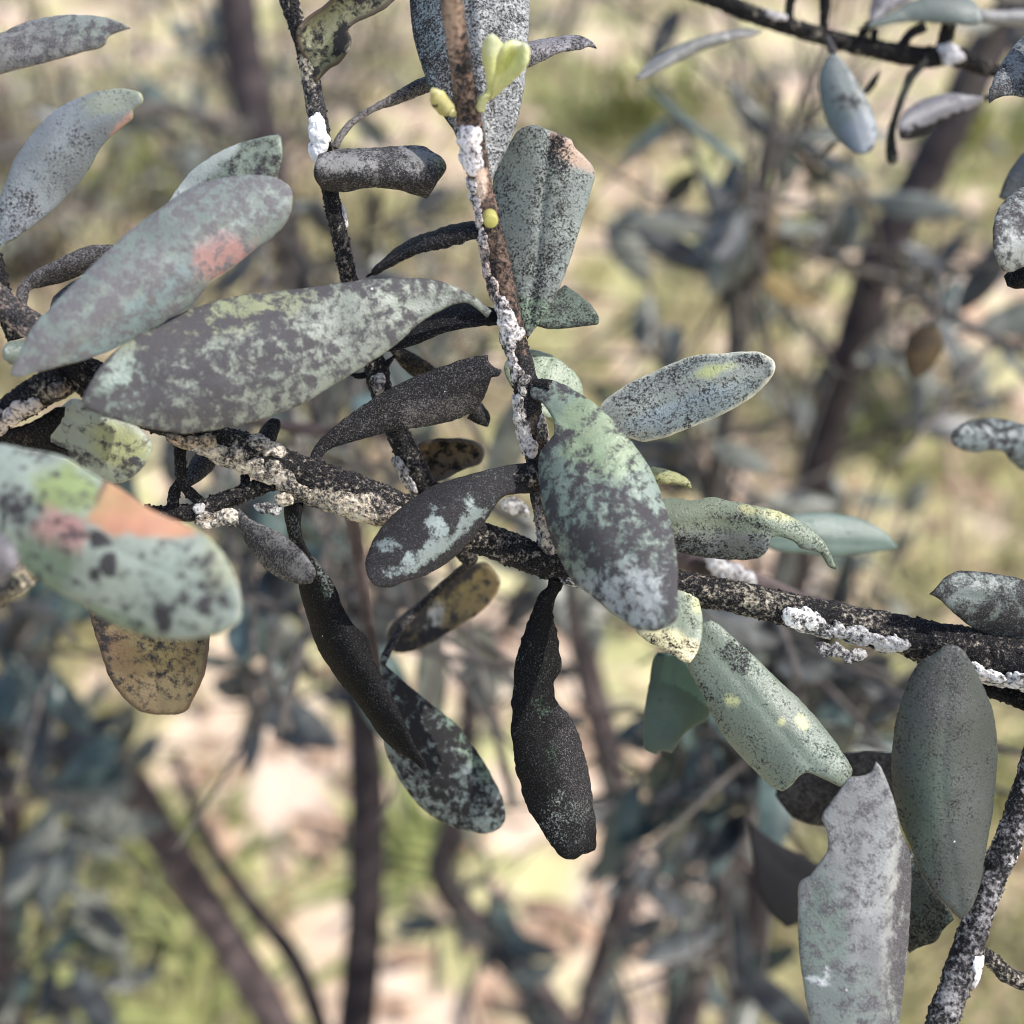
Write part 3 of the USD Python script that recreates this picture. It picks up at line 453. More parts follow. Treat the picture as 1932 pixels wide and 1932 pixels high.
leaf(main, [(1240, 1230), (1231, 1246), (1227, 1275), (1216, 1340), (1213, 1398), (1217, 1415), (1238, 1424), (1248, 1416), (1268, 1422), (1282, 1398), (1297, 1380), (1335, 1356), (1340, 1330), (1310, 1270), (1280, 1235)], [(1270, 1232), (1240, 1422)], (196, 200), 'deep green clean leaf with a chewed lower end, behind the cream-tipped leaf', cup=1.5, tint=(.022, .065, .045), soot=.02, film=.03, marks=[('tint', (1245, 1370, 40, 70), (.04, .085, .07))])

# leaves on the left part of the branch
leaf(main, [(35, 714), (18, 708), (24, 690), (60, 620), (100, 575), (160, 515), (240, 440), (300, 395), (350, 360), (400, 341), (472, 330), (513, 333), (540, 346), (551, 360), (550, 393), (537, 424), (513, 448), (478, 473), (437, 506), (396, 533), (369, 565), (328, 595), (291, 619), (239, 646), (180, 673), (103, 694), (60, 706)],
     [(25, 706), (230, 540), (548, 362)], (156, 165), 'long grey-green leaf with a pink blotch near its rounded tip, upper left', cup=3.6, roll=.6, arch=1.5, tint=(.235, .285, .25), soot=.44, grain=.9, film=.19, dots=.06, thick=.7, ss=-.04,
     marks=[('tint', (250, 600, 220, 26, -40), (.20, .28, .28)), ('tint', (420, 488, 58, 40, -30), (.46, .25, .235), .4, 1.1), ('soot', (420, 488, 50, 34, -30), .42), ('soot', (415, 500, 12, 12), .62), ('soot', (430, 400, 40, 26, -30), .52), ('soot', (150, 600, 150, 34, -45), .58), ('soot', (290, 520, 60, 30, -40), .52), ('soot', (70, 690, 50, 18, -20), .6)], rim=((.36, .30, .18), 3))
leaf(main, [(330, 480), (300, 420), (320, 379), (342, 345), (376, 311), (427, 280), (478, 263), (526, 253), (531, 260), (533, 294), (523, 335), (500, 400), (420, 470)], [(320, 470), (420, 330), (530, 256)], (172, 168), 'pale-rimmed green leaf partly behind the pink-blotched leaf',
     cup=3, roll=-1, tint=(.30, .36, .27), soot=.40, grain=.7, film=.06, marks=[('tint', (370, 330, 110, 20, -40), (.52, .56, .50)), ('soot', (370, 322, 100, 22, -38), .1), ('soot', (500, 310, 26, 40), .6)])
leaf(main, [(30, 556), (36, 538), (62, 513), (103, 492), (154, 468), (205, 461), (250, 470), (240, 490), (200, 505), (164, 513), (120, 530), (75, 541), (58, 546), (51, 566), (50, 590), (34, 586)], [(40, 575), (60, 530), (240, 475)], (171, 174), 'slim dark grey leaf arching up from the branch at the left edge', roll=2, cup=1.5, tint=(.20, .19, .19), soot=.66, film=.075, thick=1)
leaf(main, [(92, 600), (94, 580), (100, 562), (125, 540), (157, 521), (200, 520), (180, 560), (130, 610)], [(96, 605), (185, 525)], (174, 177), 'dark leaf edge behind the pink-blotched leaf', tint=(.15, .14, .14), soot=.72, film=.05)
leaf(main, [(95, 832), (98, 800), (113, 770), (140, 752), (220, 780), (285, 830), (284, 858), (253, 899), (212, 912), (165, 890), (118, 862)], [(105, 770), (270, 870)], (190, 194), 'pale green leaf with yellowish mottling behind the largest leaf, left', cup=2, tint=(.38, .43, .34), soot=.20, grain=1, film=.09,
     marks=[('tint', (225, 840, 60, 40, 25), (.44, .45, .22)), ('soot', (150, 855, 60, 12, 25), .6), ('soot', (240, 870, 30, 30), .5), ('soot', (215, 830, 40, 16, 30), .46)])

# near twig entering at the left edge
near = thing('leafy_twig', 'blurred leafy twig entering low at the left edge with the orange-scarred leaf', 'twig')
stem('stem', near, [(-150, 1190, 146, 30), (-60, 1150, 148, 30), (10, 1108, 151, 26), (55, 1080, 156, 22)], soot=.5, tint=(.35, .28, .2))
crust(near, [(-20, 1120, 146), (20, 1110, 148), (50, 1100, 150)], 10, 14, (8, 14), tint=(.45, .38, .28), soot=.4)
leaf(near, [(-130, 900), (-70, 850), (0, 839), (41, 846), (120, 862), (147, 878), (191, 903), (239, 930), (291, 964), (355, 993), (393, 1015), (427, 1053), (448, 1097), (456, 1145), (448, 1176), (410, 1197), (359, 1205), (308, 1205), (239, 1187), (205, 1174), (164, 1146), (113, 1118), (68, 1090), (27, 1045), (0, 1010), (-60, 990), (-130, 960)],
     [(-130, 930), (150, 1010), (450, 1150)], (140, 133), 'nearest leaf, blurred pale green with an orange patch and a pink spot, lower left', cup=3.5, roll=0, arch=1, tint=(.36, .42, .35), soot=.22, grain=1, film=.075, thick=.7,
     marks=[('tint', [(205, 905), (290, 962), (355, 992), (372, 1012), (300, 1016), (210, 1008), (165, 985), (190, 940)], (.50, .27, .15), .35, 1.1), ('soot', [(205, 905), (290, 962), (355, 992), (372, 1012), (300, 1016), (210, 1008), (165, 985), (190, 940)], -.3, .25), ('tint', (130, 930, 66, 46, 15), (.27, .32, .13)), ('tint', (195, 925, 7, 40, 25), (.20, .13, .08), .5), ('tint', (115, 1005, 46, 44), (.48, .26, .235), .3, .9), ('soot', (115, 1005, 40, 40), .40),
            ('soot', (40, 960, 50, 40, 20), .58), ('soot', (195, 1020, 18, 16), .85), ('soot', (210, 1065, 14, 20), .85), ('soot', (182, 1080, 9, 10), .8), ('soot', (370, 1060, 50, 20, 18), .60), ('soot', (400, 1130, 50, 30, 20), .58), ('soot', (315, 1165, 20, 30), .62), ('tint', (430, 1050, 50, 60), (.33, .36, .24)), ('tint', (80, 1080, 60, 70, 40), (.145, .225, .15)), ('tint', (200, 1165, 120, 20, 20), (.16, .23, .15))])
leaf(near, [(-60, 985), (-10, 1000), (20, 1025), (36, 1056), (27, 1080), (0, 1104), (-60, 1120)], [(-60, 1055), (34, 1056)], (128, 130), 'small blurred violet-grey leaf at the left edge in front of the pale leaf', cup=3, tint=(.22, .2, .22), soot=.45, grain=1, film=.11)
leaf(near, [(165, 1140), (171, 1169), (188, 1224), (205, 1275), (220, 1300), (239, 1323), (267, 1343), (308, 1349), (349, 1343), (366, 1316), (386, 1272), (396, 1203), (396, 1150), (300, 1120)], [(280, 1125), (300, 1346)], (185, 188), 'tan-brown leaf underside with dark spots, below the orange-scarred leaf', cup=-2, tint=(.20, .15, .065), soot=.33, grain=.9, film=.03, st=-.1,
     marks=[('soot', (185, 1220, 22, 110, -12), .72), ('tint', (240, 1250, 50, 50), (.13, .08, .03), .6, 2.0), ('tint', (330, 1240, 60, 30, -20), (.15, .10, .035), .6, 2.0), ('tint', (290, 1300, 70, 20, 20), (.14, .09, .03), .6, 2.0), ('soot', (350, 1210, 60, 12, -20), .44), ('tint', (310, 1310, 60, 40), (.22, .16, .08))], rim=((.05, .028, .012), 9), mat='leaf_skin')

topl = thing('leafy_twig', 'pair of bluish-grey leaves reaching in from outside at the upper left edge', 'twig')
stem('stem', topl, [(-90, -60, 166, 20), (-70, 150, 167, 20), (-45, 350, 169, 20), (-14, 500, 171, 20), (30, 640, 174, 16)], soot=.8)
leaf(topl, [(-80, 85), (0, 63), (44, 44), (92, 32), (137, 28), (181, 30), (212, 36), (236, 46), (248, 53), (236, 57), (222, 61), (208, 68), (202, 74), (200, 82), (191, 90), (164, 97), (102, 114), (0, 140), (-60, 158), (-85, 130)], [(-75, 118), (245, 54)], (170, 167), 'straight grey leaf with a notched tip in the top left corner',
     cup=2.0, roll=-.3, tint=(.30, .295, .275), soot=.44, grain=.8, film=.13, marks=[('soot', (150, 60, 90, 18, -12), .52), ('tint', (180, 50, 90, 26), (.30, .33, .28))], rim=((.2, .15, .14), 2.5))
leaf(topl, [(-30, 520), (-18, 460), (-16, 410), (7, 355), (27, 301), (55, 260), (96, 215), (144, 186), (191, 171), (232, 167), (253, 171), (268, 178), (270, 191), (259, 201), (250, 207), (251, 222), (219, 250), (191, 280), (164, 325), (130, 366), (79, 414), (34, 448), (8, 464), (-8, 500), (-18, 530)], [(-22, 520), (60, 330), (140, 245), (264, 185)], (171, 166),
     'blue-grey curved leaf with reddish bitten tip at the left edge', cup=3.0, roll=.5, tint=(.27, .30, .32), soot=.20, grain=.10, film=.06, dots=.03, marks=[('tint', (225, 185, 70, 30, -20), (.30, .33, .26)), ('tint', (240, 232, 34, 12, -42), (.58, .33, .26)), ('soot', (20, 420, 40, 70, 30), .42), ('soot', (130, 290, 30, 60, 40), .32)], rim=((.26, .28, .14), 3))

# second stem, hanging through the picture behind the branch
two = thing('shrub_branch', 'thinner dark stem descending left of the upright twig and passing behind the long branch', 'branch')
stem('stem', two, [(520, -80, 176, 17), (548, 10, 177, 17), (575, 90, 178, 17), (592, 180, 179, 18), (605, 255, 180, 18), (618, 340, 181, 16), (638, 430, 182, 15), (657, 520, 184, 16), (680, 610, 186, 17), (708, 690, 188, 22), (722, 745, 189, 22), (752, 820, 190, 22), (785, 890, 191, 24), (820, 950, 192, 24), (850, 1010, 193, 20), (890, 1060, 196, 14)],
     soot=.80, film=.022, marks=[('soot', (580, 120, 30, 130), .58), ('film', (600, 150, 30, 160), .05)])
crust(two, [(598, 235, 177), (604, 265, 177.5), (602, 290, 178)], 6, 18, (9, 15), tint=(.80, .79, .80), soot=-.1)
crust(two, [(653, 395, 180), (657, 420, 180)], 2, 6, (5, 8), tint=(.75, .70, .69), soot=.1)
crust(two, [(712, 715, 185), (714, 735, 185)], 6, 12, (6, 11), tint=(.72, .68, .65), soot=.25)
crust(two, [(750, 870, 188), (765, 905, 188), (780, 925, 188)], 7, 24, (6, 11), tint=(.62, .60, .58), soot=.34)
leaf(two, [(578, 138), (580, 118), (569, 102), (560, 79), (560, 55), (581, 31), (615, 7), (645, -25), (700, -50), (760, -30), (748, -2), (714, 24), (690, 35), (670, 44), (656, 55), (663, 75), (660, 92), (643, 117), (620, 132), (604, 148), (594, 156)], [(594, 150), (610, 70), (740, -20)], (178, 176),
     'curled leaf with dark margin showing its dull olive underside, top left of the upright twig', cup=-3, crease=-.5, tint=(.24, .235, .13), soot=.36, grain=.9, film=.03, rim=((.05, .035, .02), 11), marks=[('soot', (650, 75, 16, 34, 20), .9), ('soot', (595, 138, 20, 14), .9), ('soot', (700, 0, 60, 18, -30), .6)])
leaf(two, [(624, 276), (640, 248), (670, 219), (721, 188), (773, 160), (807, 146), (850, 140), (850, 160), (812, 171), (749, 195), (700, 214), (667, 238), (648, 262), (632, 284)], [(628, 278), (700, 210), (848, 150)], (179, 184), 'narrow grey leaf seen edge-on slanting up right from the stem', roll=1.4, tint=(.24, .21, .19), soot=.5, film=.07, thick=1.2)
leaf(two, [(600, 292), (640, 283), (720, 280), (786, 276), (808, 282), (822, 291), (838, 303), (842, 316), (836, 330), (822, 350), (806, 374), (786, 367), (740, 355), (697, 353), (668, 357), (640, 361), (612, 356), (598, 345), (592, 318)], [(598, 315), (836, 322)], (176, 178),
     'blunt dark grey-speckled leaf crossing in front of the second stem', cup=3.5, roll=.3, tint=(.34, .33, .315), soot=.66, grain=.35, film=.055, marks=[('soot', (650, 310, 60, 14, 4), .40), ('soot', (800, 300, 40, 12, 20), .42), ('tint', (828, 335, 16, 40, 25), (.32, .34, .20)), ('soot', (750, 335, 70, 16), .72)], thick=1.0, jag=1.4)
leaf(two, [(588, 905), (583, 870), (600, 834), (636, 800), (680, 769), (732, 735), (790, 708), (841, 689), (892, 673), (920, 669), (926, 687), (947, 698), (940, 710), (926, 712), (921, 732), (910, 757), (892, 776), (858, 791), (807, 803), (738, 814), (687, 827), (653, 838), (622, 848), (606, 870), (606, 905)], [(596, 900), (602, 850), (740, 775), (925, 690)], (180, 177),
     'brown-black leaf with a broken tip rising right from the long branch', cup=3.8, roll=.5, tint=(.22, .20, .18), soot=.78, grain=.05, film=.028, dots=.02, marks=[('film', (830, 770, 80, 24, -15), .055), ('soot', (830, 770, 80, 24, -15), .62)], thick=.9, jag=1.6)
leaf(two, [(775, 880), (785, 845), (800, 832), (841, 826), (889, 829), (909, 841), (914, 858), (906, 875), (875, 886), (827, 908), (795, 905)], [(782, 870), (912, 855)], (197, 199), 'small amber-brown leaf underside with dark rim behind the second stem', cup=-1.5, tint=(.12, .066, .016), soot=.48, grain=1, film=.012, rim=((.02, .012, .006), 9))
leaf(two, [(735, 660), (752, 655), (773, 663), (800, 678), (827, 697), (810, 708), (783, 712), (755, 690)], [(735, 660), (825, 700)], (193, 196), 'small dark olive leaf fragment behind the brown-black leaf', tint=(.07, .055, .02), soot=.6, film=.02)
leaf(two, [(880, 790), (895, 770), (909, 760), (925, 786), (920, 806), (902, 800)], [(890, 770), (918, 804)], (188, 189), 'dark leaf tip below the brown-black leaf', tint=(.06, .045, .02), soot=.75, film=.02)
leaf(two, [(748, 668), (735, 690), (710, 705), (670, 712), (650, 700), (660, 706), (700, 700), (728, 680)], [(745, 672), (655, 702)], (187, 187), 'thin black stalk left of the second stem', tint=(.05, .04, .04), soot=.9, film=.02, thick=1.4)
leaf(two, [(720, 1232), (735, 1238), (728, 1255), (766, 1289), (807, 1323), (855, 1361), (902, 1419), (933, 1473), (947, 1504), (954, 1545), (943, 1562), (919, 1573), (889, 1569), (841, 1554), (800, 1528), (766, 1490), (742, 1449), (726, 1409), (722, 1330), (716, 1270)], [(722, 1240), (780, 1390), (950, 1560)], (198, 200),
     'blue-green leaf mottled dark along the middle, hanging behind the curled black leaf', cup=2.5, tint=(.20, .25, .235), soot=.46, grain=1, film=.03, marks=[('soot', (800, 1400, 120, 46, 52), .74), ('soot', (755, 1290, 50, 30, 40), .8), ('soot', (880, 1510, 30, 40, 20), .58), ('tint', (880, 1400, 26, 90, -35), (.10, .17, .11))], stalk=[(890, 1060, 197, 9), (830, 1110, 203, 8), (760, 1180, 202, 8), (726, 1240, 198.5, 8)])
leaf(two, [(745, 1231), (732, 1210), (738, 1183), (773, 1149), (827, 1111), (882, 1067), (915, 1062), (933, 1077), (945, 1097), (930, 1131), (896, 1162), (841, 1196), (807, 1217), (773, 1231)], [(925, 1075), (740, 1215)], (216, 222), 'blurred amber leaf half covered with dark mould under the centre leaf', cup=-1.5, tint=(.20, .145, .05), soot=.26, grain=1, film=.04, marks=[('soot', (790, 1180, 70, 60, -35), .75), ('soot', (870, 1085, 70, 14, -35), .8), ('soot', (830, 1160, 20, 30), .4), ('tint', (815, 1170, 18, 30, 20), (.30, .31, .30))])

# right side twig with its hanging leaves
rt = thing('leafy_twig', 'black and white flecked twig rising steeply in the lower right corner with big hanging leaves', 'twig')
stem('stem', rt, [(1740, 2060, 172, 27), (1774, 1932, 173, 27), (1800, 1866, 174, 27), (1824, 1795, 175, 27), (1846, 1726, 175.5, 26), (1868, 1665, 176, 25), (1898, 1595, 176.5, 25), (1921, 1528, 177, 23), (1945, 1450, 177.5, 22), (1985, 1300, 178.5, 22)], soot=.66, tint=(.5, .47, .47), film=.022, grain=.3, rough=.16)
stem('stalk', rt, [(1838, 1790, 176, 14), (1870, 1810, 177, 15), (1905, 1842, 178, 16), (1960, 1860, 179, 16)], soot=.70, sides=14)
crust(rt, [(1842, 1815, 173), (1837, 1850, 173)], 5, 14, (7, 12), tint=(.80, .79, .78), soot=.05)
crust(rt, [(1902, 1630, 174.5), (1925, 1600, 174.5)], 4, 8, (5, 9), tint=(.66, .62, .58), soot=.25)
leaf(rt, [(1795, 1216), (1780, 1219), (1764, 1232), (1735, 1250), (1712, 1290), (1692, 1350), (1684, 1408), (1682, 1460), (1696, 1545), (1717, 1597), (1740, 1651), (1764, 1687), (1795, 1719), (1812, 1734), (1832, 1716), (1849, 1665), (1860, 1597), (1872, 1528), (1880, 1443), (1880, 1391), (1872, 1340), (1853, 1289), (1830, 1245), (1815, 1224)], [(1812, 1730), (1775, 1480), (1795, 1220)], (172, 171),
     'large plain dark grey-green leaf hanging smooth and upright at the right', cup=4.0, roll=.3, tint=(.058, .070, .058), soot=.24, grain=.0, film=.026, dots=.02, marks=[('soot', (1765, 1280, 60, 70), .46), ('tint', (1730, 1560, 40, 160, 10), (.055, .082, .057)), ('film', (1790, 1300, 70, 80), .07)], thick=.8)
leaf(rt, [(1653, 1437), (1662, 1447), (1675, 1477), (1689, 1518), (1699, 1566), (1716, 1607), (1719, 1648), (1717, 1716), (1713, 1784), (1706, 1853), (1696, 1932), (1680, 2010), (1630, 2060), (1570, 2040), (1535, 1960), (1518, 1870), (1508, 1802), (1506, 1733), (1508, 1665), (1528, 1651), (1545, 1628), (1560, 1607), (1562, 1586), (1557, 1562), (1550, 1542), (1566, 1515), (1590, 1482), (1603, 1466), (1620, 1465), (1634, 1461), (1646, 1455), (1648, 1446)],
     [(1610, 2050), (1620, 1750), (1648, 1445)], (166, 170), 'silvery grey leaf with ragged bitten left edge and pointed top, bottom right', cup=1.0, roll=-1.0, tint=(.33, .33, .315), soot=.36, grain=.6, film=.15, dots=.05, crease=0, fold=(.45, 10.0, 1),
     marks=[('tint', (1545, 1790, 55, 140, 8), (.19, .24, .195)), ('tint', (1600, 1910, 90, 90), (.23, .265, .235)), ('soot', (1620, 1640, 24, 110, 10), .50), ('soot', (1640, 1510, 30, 60), .46), ('soot', (1698, 1740, 20, 190, 5), .74), ('film', (1698, 1740, 20, 190, 5), .10), ('tint', (1660, 1640, 40, 100, 15), (.39, .395, .375)), ('tint', (1545, 1850, 20, 6, 20), (.8, .82, .84)), ('tint', (1560, 1835, 5, 14), (.8, .82, .84)), ('soot', (1650, 1900, 30, 60), .52)])
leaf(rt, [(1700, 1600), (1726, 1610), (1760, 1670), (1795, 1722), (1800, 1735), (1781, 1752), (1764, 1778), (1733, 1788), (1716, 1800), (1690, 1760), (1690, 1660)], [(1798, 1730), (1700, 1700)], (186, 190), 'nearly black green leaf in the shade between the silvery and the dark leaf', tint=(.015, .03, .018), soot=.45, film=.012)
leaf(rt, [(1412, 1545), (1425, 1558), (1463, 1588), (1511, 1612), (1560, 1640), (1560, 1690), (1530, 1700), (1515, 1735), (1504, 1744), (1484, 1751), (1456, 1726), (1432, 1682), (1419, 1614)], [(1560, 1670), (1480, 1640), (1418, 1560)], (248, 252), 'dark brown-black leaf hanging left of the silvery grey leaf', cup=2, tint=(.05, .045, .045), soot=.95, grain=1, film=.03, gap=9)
edge = thing('leafy_twig', 'mottled leaves reaching in from beyond the right edge', 'twig')
stem('stem', edge, [(2010, -60, 178, 20), (2000, 300, 178, 20), (1990, 700, 178, 20), (1985, 1100, 179, 20), (1990, 1290, 179, 20)], soot=.8, sides=14, step=8)
leaf(edge, [(1752, 1121), (1764, 1111), (1785, 1087), (1812, 1077), (1853, 1079), (1887, 1084), (1932, 1094), (1980, 1130), (1975, 1190), (1932, 1212), (1900, 1212), (1853, 1194), (1819, 1173), (1792, 1149), (1768, 1128)], [(1985, 1160), (1860, 1130), (1753, 1121)], (178, 175), 'dark pointed mottled leaf above the branch at the right edge', cup=3, roll=-.3, tint=(.19, .23, .205), soot=.66, grain=.5, film=.04, marks=[('soot', (1850, 1100, 70, 16, 6), .42), ('soot', (1825, 1130, 34, 24), .46)])
leaf(edge, [(1995, 345), (1932, 352), (1904, 369), (1881, 400), (1873, 437), (1876, 478), (1891, 512), (1910, 513), (1932, 503), (1995, 490)], [(1995, 420), (1876, 455)], (174, 171), 'rounded black and pale blotched leaf at the right edge', cup=3.5, tint=(.36, .39, .37), soot=.50, grain=.6, film=.07, marks=[('soot', (1910, 395, 40, 30), .62), ('soot', (1920, 470, 26, 22), .32)])
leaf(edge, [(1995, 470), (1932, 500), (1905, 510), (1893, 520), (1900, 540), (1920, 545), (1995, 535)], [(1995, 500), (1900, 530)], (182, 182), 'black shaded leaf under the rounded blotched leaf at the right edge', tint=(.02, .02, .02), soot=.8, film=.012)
leaf(edge, [(1990, 255), (1932, 287), (1900, 332), (1884, 372), (1910, 380), (1990, 350)], [(1995, 300), (1888, 368)], (205, 208), 'dark blue-grey leaf behind the rounded blotched leaf at the right edge', tint=(.06, .075, .085), soot=.3, film=.04)
leaf(edge, [(1866, 195), (1866, 172), (1887, 123), (1911, 89), (1932, 68), (1990, 50), (1995, 170), (1932, 184), (1904, 180), (1885, 184)], [(1995, 110), (1870, 188)], (184, 180), 'blue-grey leaf with frayed lower edge, right edge near the top', cup=2.5, tint=(.22, .255, .27), soot=.42, grain=.3, film=.05, marks=[('soot', (1900, 170, 40, 16, -15), .68)], jag=2)
leaf(edge, [(1998, 805), (1932, 800), (1887, 790), (1836, 792), (1802, 807), (1793, 824), (1798, 840), (1819, 851), (1846, 853), (1873, 849), (1896, 854), (1906, 870), (1932, 889), (1998, 895)], [(1998, 850), (1795, 825)], (222, 220), 'blurred bluish leaf with a wavy lower edge at the right edge', cup=2.5, tint=(.17, .21, .205), soot=.44, grain=1, film=.04)

# blurred branch in the upper right
ur = thing('shrub_branch', 'blurred black branch with upright stalks in the upper right corner', 'branch')
stem('stem', ur, [(1270, -30, 238, 13), (1340, -5, 239, 15), (1440, 34, 240, 16), (1550, 68, 241, 16), (1640, 90, 242, 17), (1745, 108, 243, 19), (1800, 105, 243, 19), (1850, 125, 244, 15), (1880, 135, 245, 11), (1960, 140, 246, 10)], soot=.9, film=.014, sides=14, step=6)
for q in ([(1488, 48, 240, 8), (1490, 10, 239, 9), (1500, -30, 238, 9)], [(1556, 66, 241, 8), (1555, 30, 240, 9), (1560, -30, 239, 14)], [(1622, 82, 242, 8), (1628, 62, 240, 9), (1640, 45, 238, 8)], [(1650, 90, 242, 6), (1650, 55, 240, 7)],
          [(1700, 100, 242, 9), (1715, 66, 240, 9), (1745, 50, 238, 10)], [(1770, 108, 243, 14), (1785, 70, 241, 14), (1790, 40, 239, 12)]):
    stem('stalk', ur, q, soot=.9, film=.014, sides=10, step=6)
crust(ur, [(1785, 100, 239), (1795, 104, 239)], 4, 6, (9, 13), tint=(.7, .66, .66), soot=.1)
crust(ur, [(1440, 18, 238), (1470, 35, 238)], 4, 6, (6, 9), tint=(.6, .56, .55), soot=.2)
leaf(ur, [(1195, 152), (1215, 126), (1245, 103), (1290, 80), (1350, 62), (1405, 53), (1440, 58), (1425, 68), (1390, 73), (1330, 95), (1270, 122), (1220, 148)], [(1440, 60), (1320, 80), (1196, 152)], (240, 236), 'slim pale grey leaf slanting down left from the blurred branch', roll=.5, tint=(.22, .22, .21), soot=.12, grain=1, film=.12, gap=9)
leaf(ur, [(1612, 56), (1645, 42), (1682, 24), (1716, 6), (1750, -10), (1790, -16), (1825, -7), (1847, 14), (1854, 42), (1840, 47), (1784, 45), (1716, 42), (1660, 50)], [(1618, 55), (1740, 20), (1852, 38)], (238, 236), 'smooth grey-green leaf lying along the top edge above the blurred branch', cup=2, tint=(.15, .185, .16), soot=.1, grain=1, film=.1, gap=9)
leaf(ur, [(1640, 50), (1642, 10), (1660, -40), (1730, -40), (1720, 0), (1680, 22)], [(1645, 48), (1700, -40)], (246, 248), 'violet-grey leaf behind the smooth leaf at the top edge', tint=(.16, .15, .18), soot=.4, grain=1, film=.1, gap=9)
leaf(ur, [(1846, 16), (1880, 20), (1932, 18), (1980, 20), (1980, 50), (1932, 52), (1880, 46), (1852, 45)], [(1975, 35), (1850, 30)], (250, 250), 'pale blurred leaf at the top right edge', tint=(.30, .30, .29), soot=.1, grain=1, film=.1, gap=9)
leaf(ur, [(1835, -40), (1880, 0), (1932, 4), (1990, -10), (1990, -60)], [(1990, -30), (1840, -20)], (254, 254), 'pale leaf at the very top right corner', tint=(.30, .30, .29), soot=.1, grain=1, film=.1, gap=9)
leaf(ur, [(1572, 98), (1559, 108), (1545, 154), (1549, 198), (1566, 243), (1590, 273), (1614, 289), (1634, 291), (1649, 278), (1655, 239), (1641, 198), (1617, 154), (1592, 116)], [(1572, 100), (1640, 288)], (236, 233), 'bluish oval leaf hanging from the blurred branch in the upper right', cup=2.2, tint=(.125, .16, .16), soot=.12, grain=1, film=.06, gap=9, marks=[('tint', (1630, 255, 40, 40), (.16, .20, .235)), ('soot', (1600, 190, 30, 20), .5), ('soot', (1645, 285, 6, 12), .8)], stalk=[(1560, 72, 240, 7), (1572, 100, 236, 8)])
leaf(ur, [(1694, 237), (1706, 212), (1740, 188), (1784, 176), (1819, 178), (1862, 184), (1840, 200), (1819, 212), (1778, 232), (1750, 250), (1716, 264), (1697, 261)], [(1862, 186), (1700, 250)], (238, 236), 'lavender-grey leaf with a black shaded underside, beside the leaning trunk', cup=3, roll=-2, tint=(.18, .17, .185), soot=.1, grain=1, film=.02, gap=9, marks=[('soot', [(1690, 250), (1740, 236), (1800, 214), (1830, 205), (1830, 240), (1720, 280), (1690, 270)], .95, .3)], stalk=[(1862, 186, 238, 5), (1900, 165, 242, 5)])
leaf(ur, [(1747, 108), (1735, 118), (1712, 141), (1692, 190), (1676, 246), (1672, 300), (1682, 312), (1694, 305), (1690, 250), (1706, 195), (1726, 150), (1752, 120)], [(1748, 112), (1700, 195), (1682, 306)], (240, 240), 'narrow dark olive leaf curving down from the blurred branch', tint=(.05, .05, .025), soot=.5, film=.02, gap=9, thick=1.2)
leaf(ur, [(1662, 130), (1650, 140), (1636, 160), (1628, 178), (1640, 176), (1655, 155)], [(1660, 132), (1632, 176)], (246, 248), 'small dark leaf under the blurred branch', tint=(.06, .045, .02), soot=.5, film=.02, gap=9)
leaf(ur, [(1540, 298), (1556, 280), (1578, 262), (1585, 268), (1560, 292), (1545, 302)], [(1580, 264), (1544, 300)], (262, 262), 'dark tip of a leaf behind the bluish hanging leaf', tint=(.07, .05, .02), soot=.4, film=.02, gap=9)

# ------------------------------------------------------------------ ground, litter, grass
def ground_z(x, y):
    p = np.stack([np.asarray(x, float) * .9, np.asarray(y, float) * .9, np.zeros_like(np.asarray(x, float))], -1)
    return (fbm(p, 3, 4) - .5) * .22 - .02

def on_ground(x, y):
    r = FWD + (x / 1932 - .5) * WID * RIGHT + (.5 - y / 1932) * WID * UP
    q = EYE + r * (EYE[2] / -r[2])
    return np.array([q[0], q[1], float(ground_z(q[0], q[1]))])

gx = np.concatenate([-np.geomspace(80, 5.2, 14), np.linspace(-5, 5, 90), np.geomspace(5.2, 80, 14)])
gy = np.concatenate([-np.geomspace(80, 3.2, 14), np.linspace(-3, 8, 100), np.geomspace(8.2, 90, 16)])
X, Y = np.meshgrid(gx, gy); Z = ground_z(X, Y); nx = len(gx)
i = (np.arange(len(gy) - 1)[:, None] * nx + np.arange(nx - 1)[None]).ravel()
usdkit.mesh(stage, '/World/ground', (np.stack([X, Y, Z], -1).reshape(-1, 3), np.stack([i, i + 1, i + nx + 1, i + nx], 1)), '/World/Looks/ground_look', smooth=True)
tag('/World/ground', 'sunlit sandy ground with dry litter and yellow-green grass', kind='structure')

def leaf_solid(L, w, cup=.25, bend=.2, thick=.0006, nu=7, tip=.6):
    """A thin closed leaf along +x from the origin, upper face +z."""
    u = np.linspace(0, 1, nu); s = np.array([-1, -.5, 0, .5, 1.0])
    half = w / 2 * np.sin(np.pi * np.clip(u ** tip, 0, 1)) ** .75 + .0004
    X = np.repeat(u[:, None] * L, 5, 1); Yy = half[:, None] * s[None]
    Zz = -cup * np.abs(Yy) * np.abs(s)[None] - bend * L * u[:, None] ** 2
    a = np.stack([X, Yy, Zz], -1).reshape(-1, 3); b = a - [0, 0, thick]
    i = (np.arange(nu - 1)[:, None] * 5 + np.arange(4)[None]).ravel(); q = np.stack([i, i + 5, i + 6, i + 1], 1); n = len(a)
    e = []
    loop = [k * 5 for k in range(nu)] + [(nu - 1) * 5 + k for k in range(1, 5)] + [k * 5 + 4 for k in range(nu - 2, -1, -1)] + [3, 2, 1]
    for k in range(len(loop)):
        p0, p1 = loop[k], loop[(k + 1) % len(loop)]; e.append([p0, p0 + n, p1 + n, p1])
    qs = np.vstack([q[:, ::-1], q + n, np.array(e)])
    return np.vstack([a, b]), np.vstack([qs[:, [0, 1, 2]], qs[:, [0, 2, 3]]])

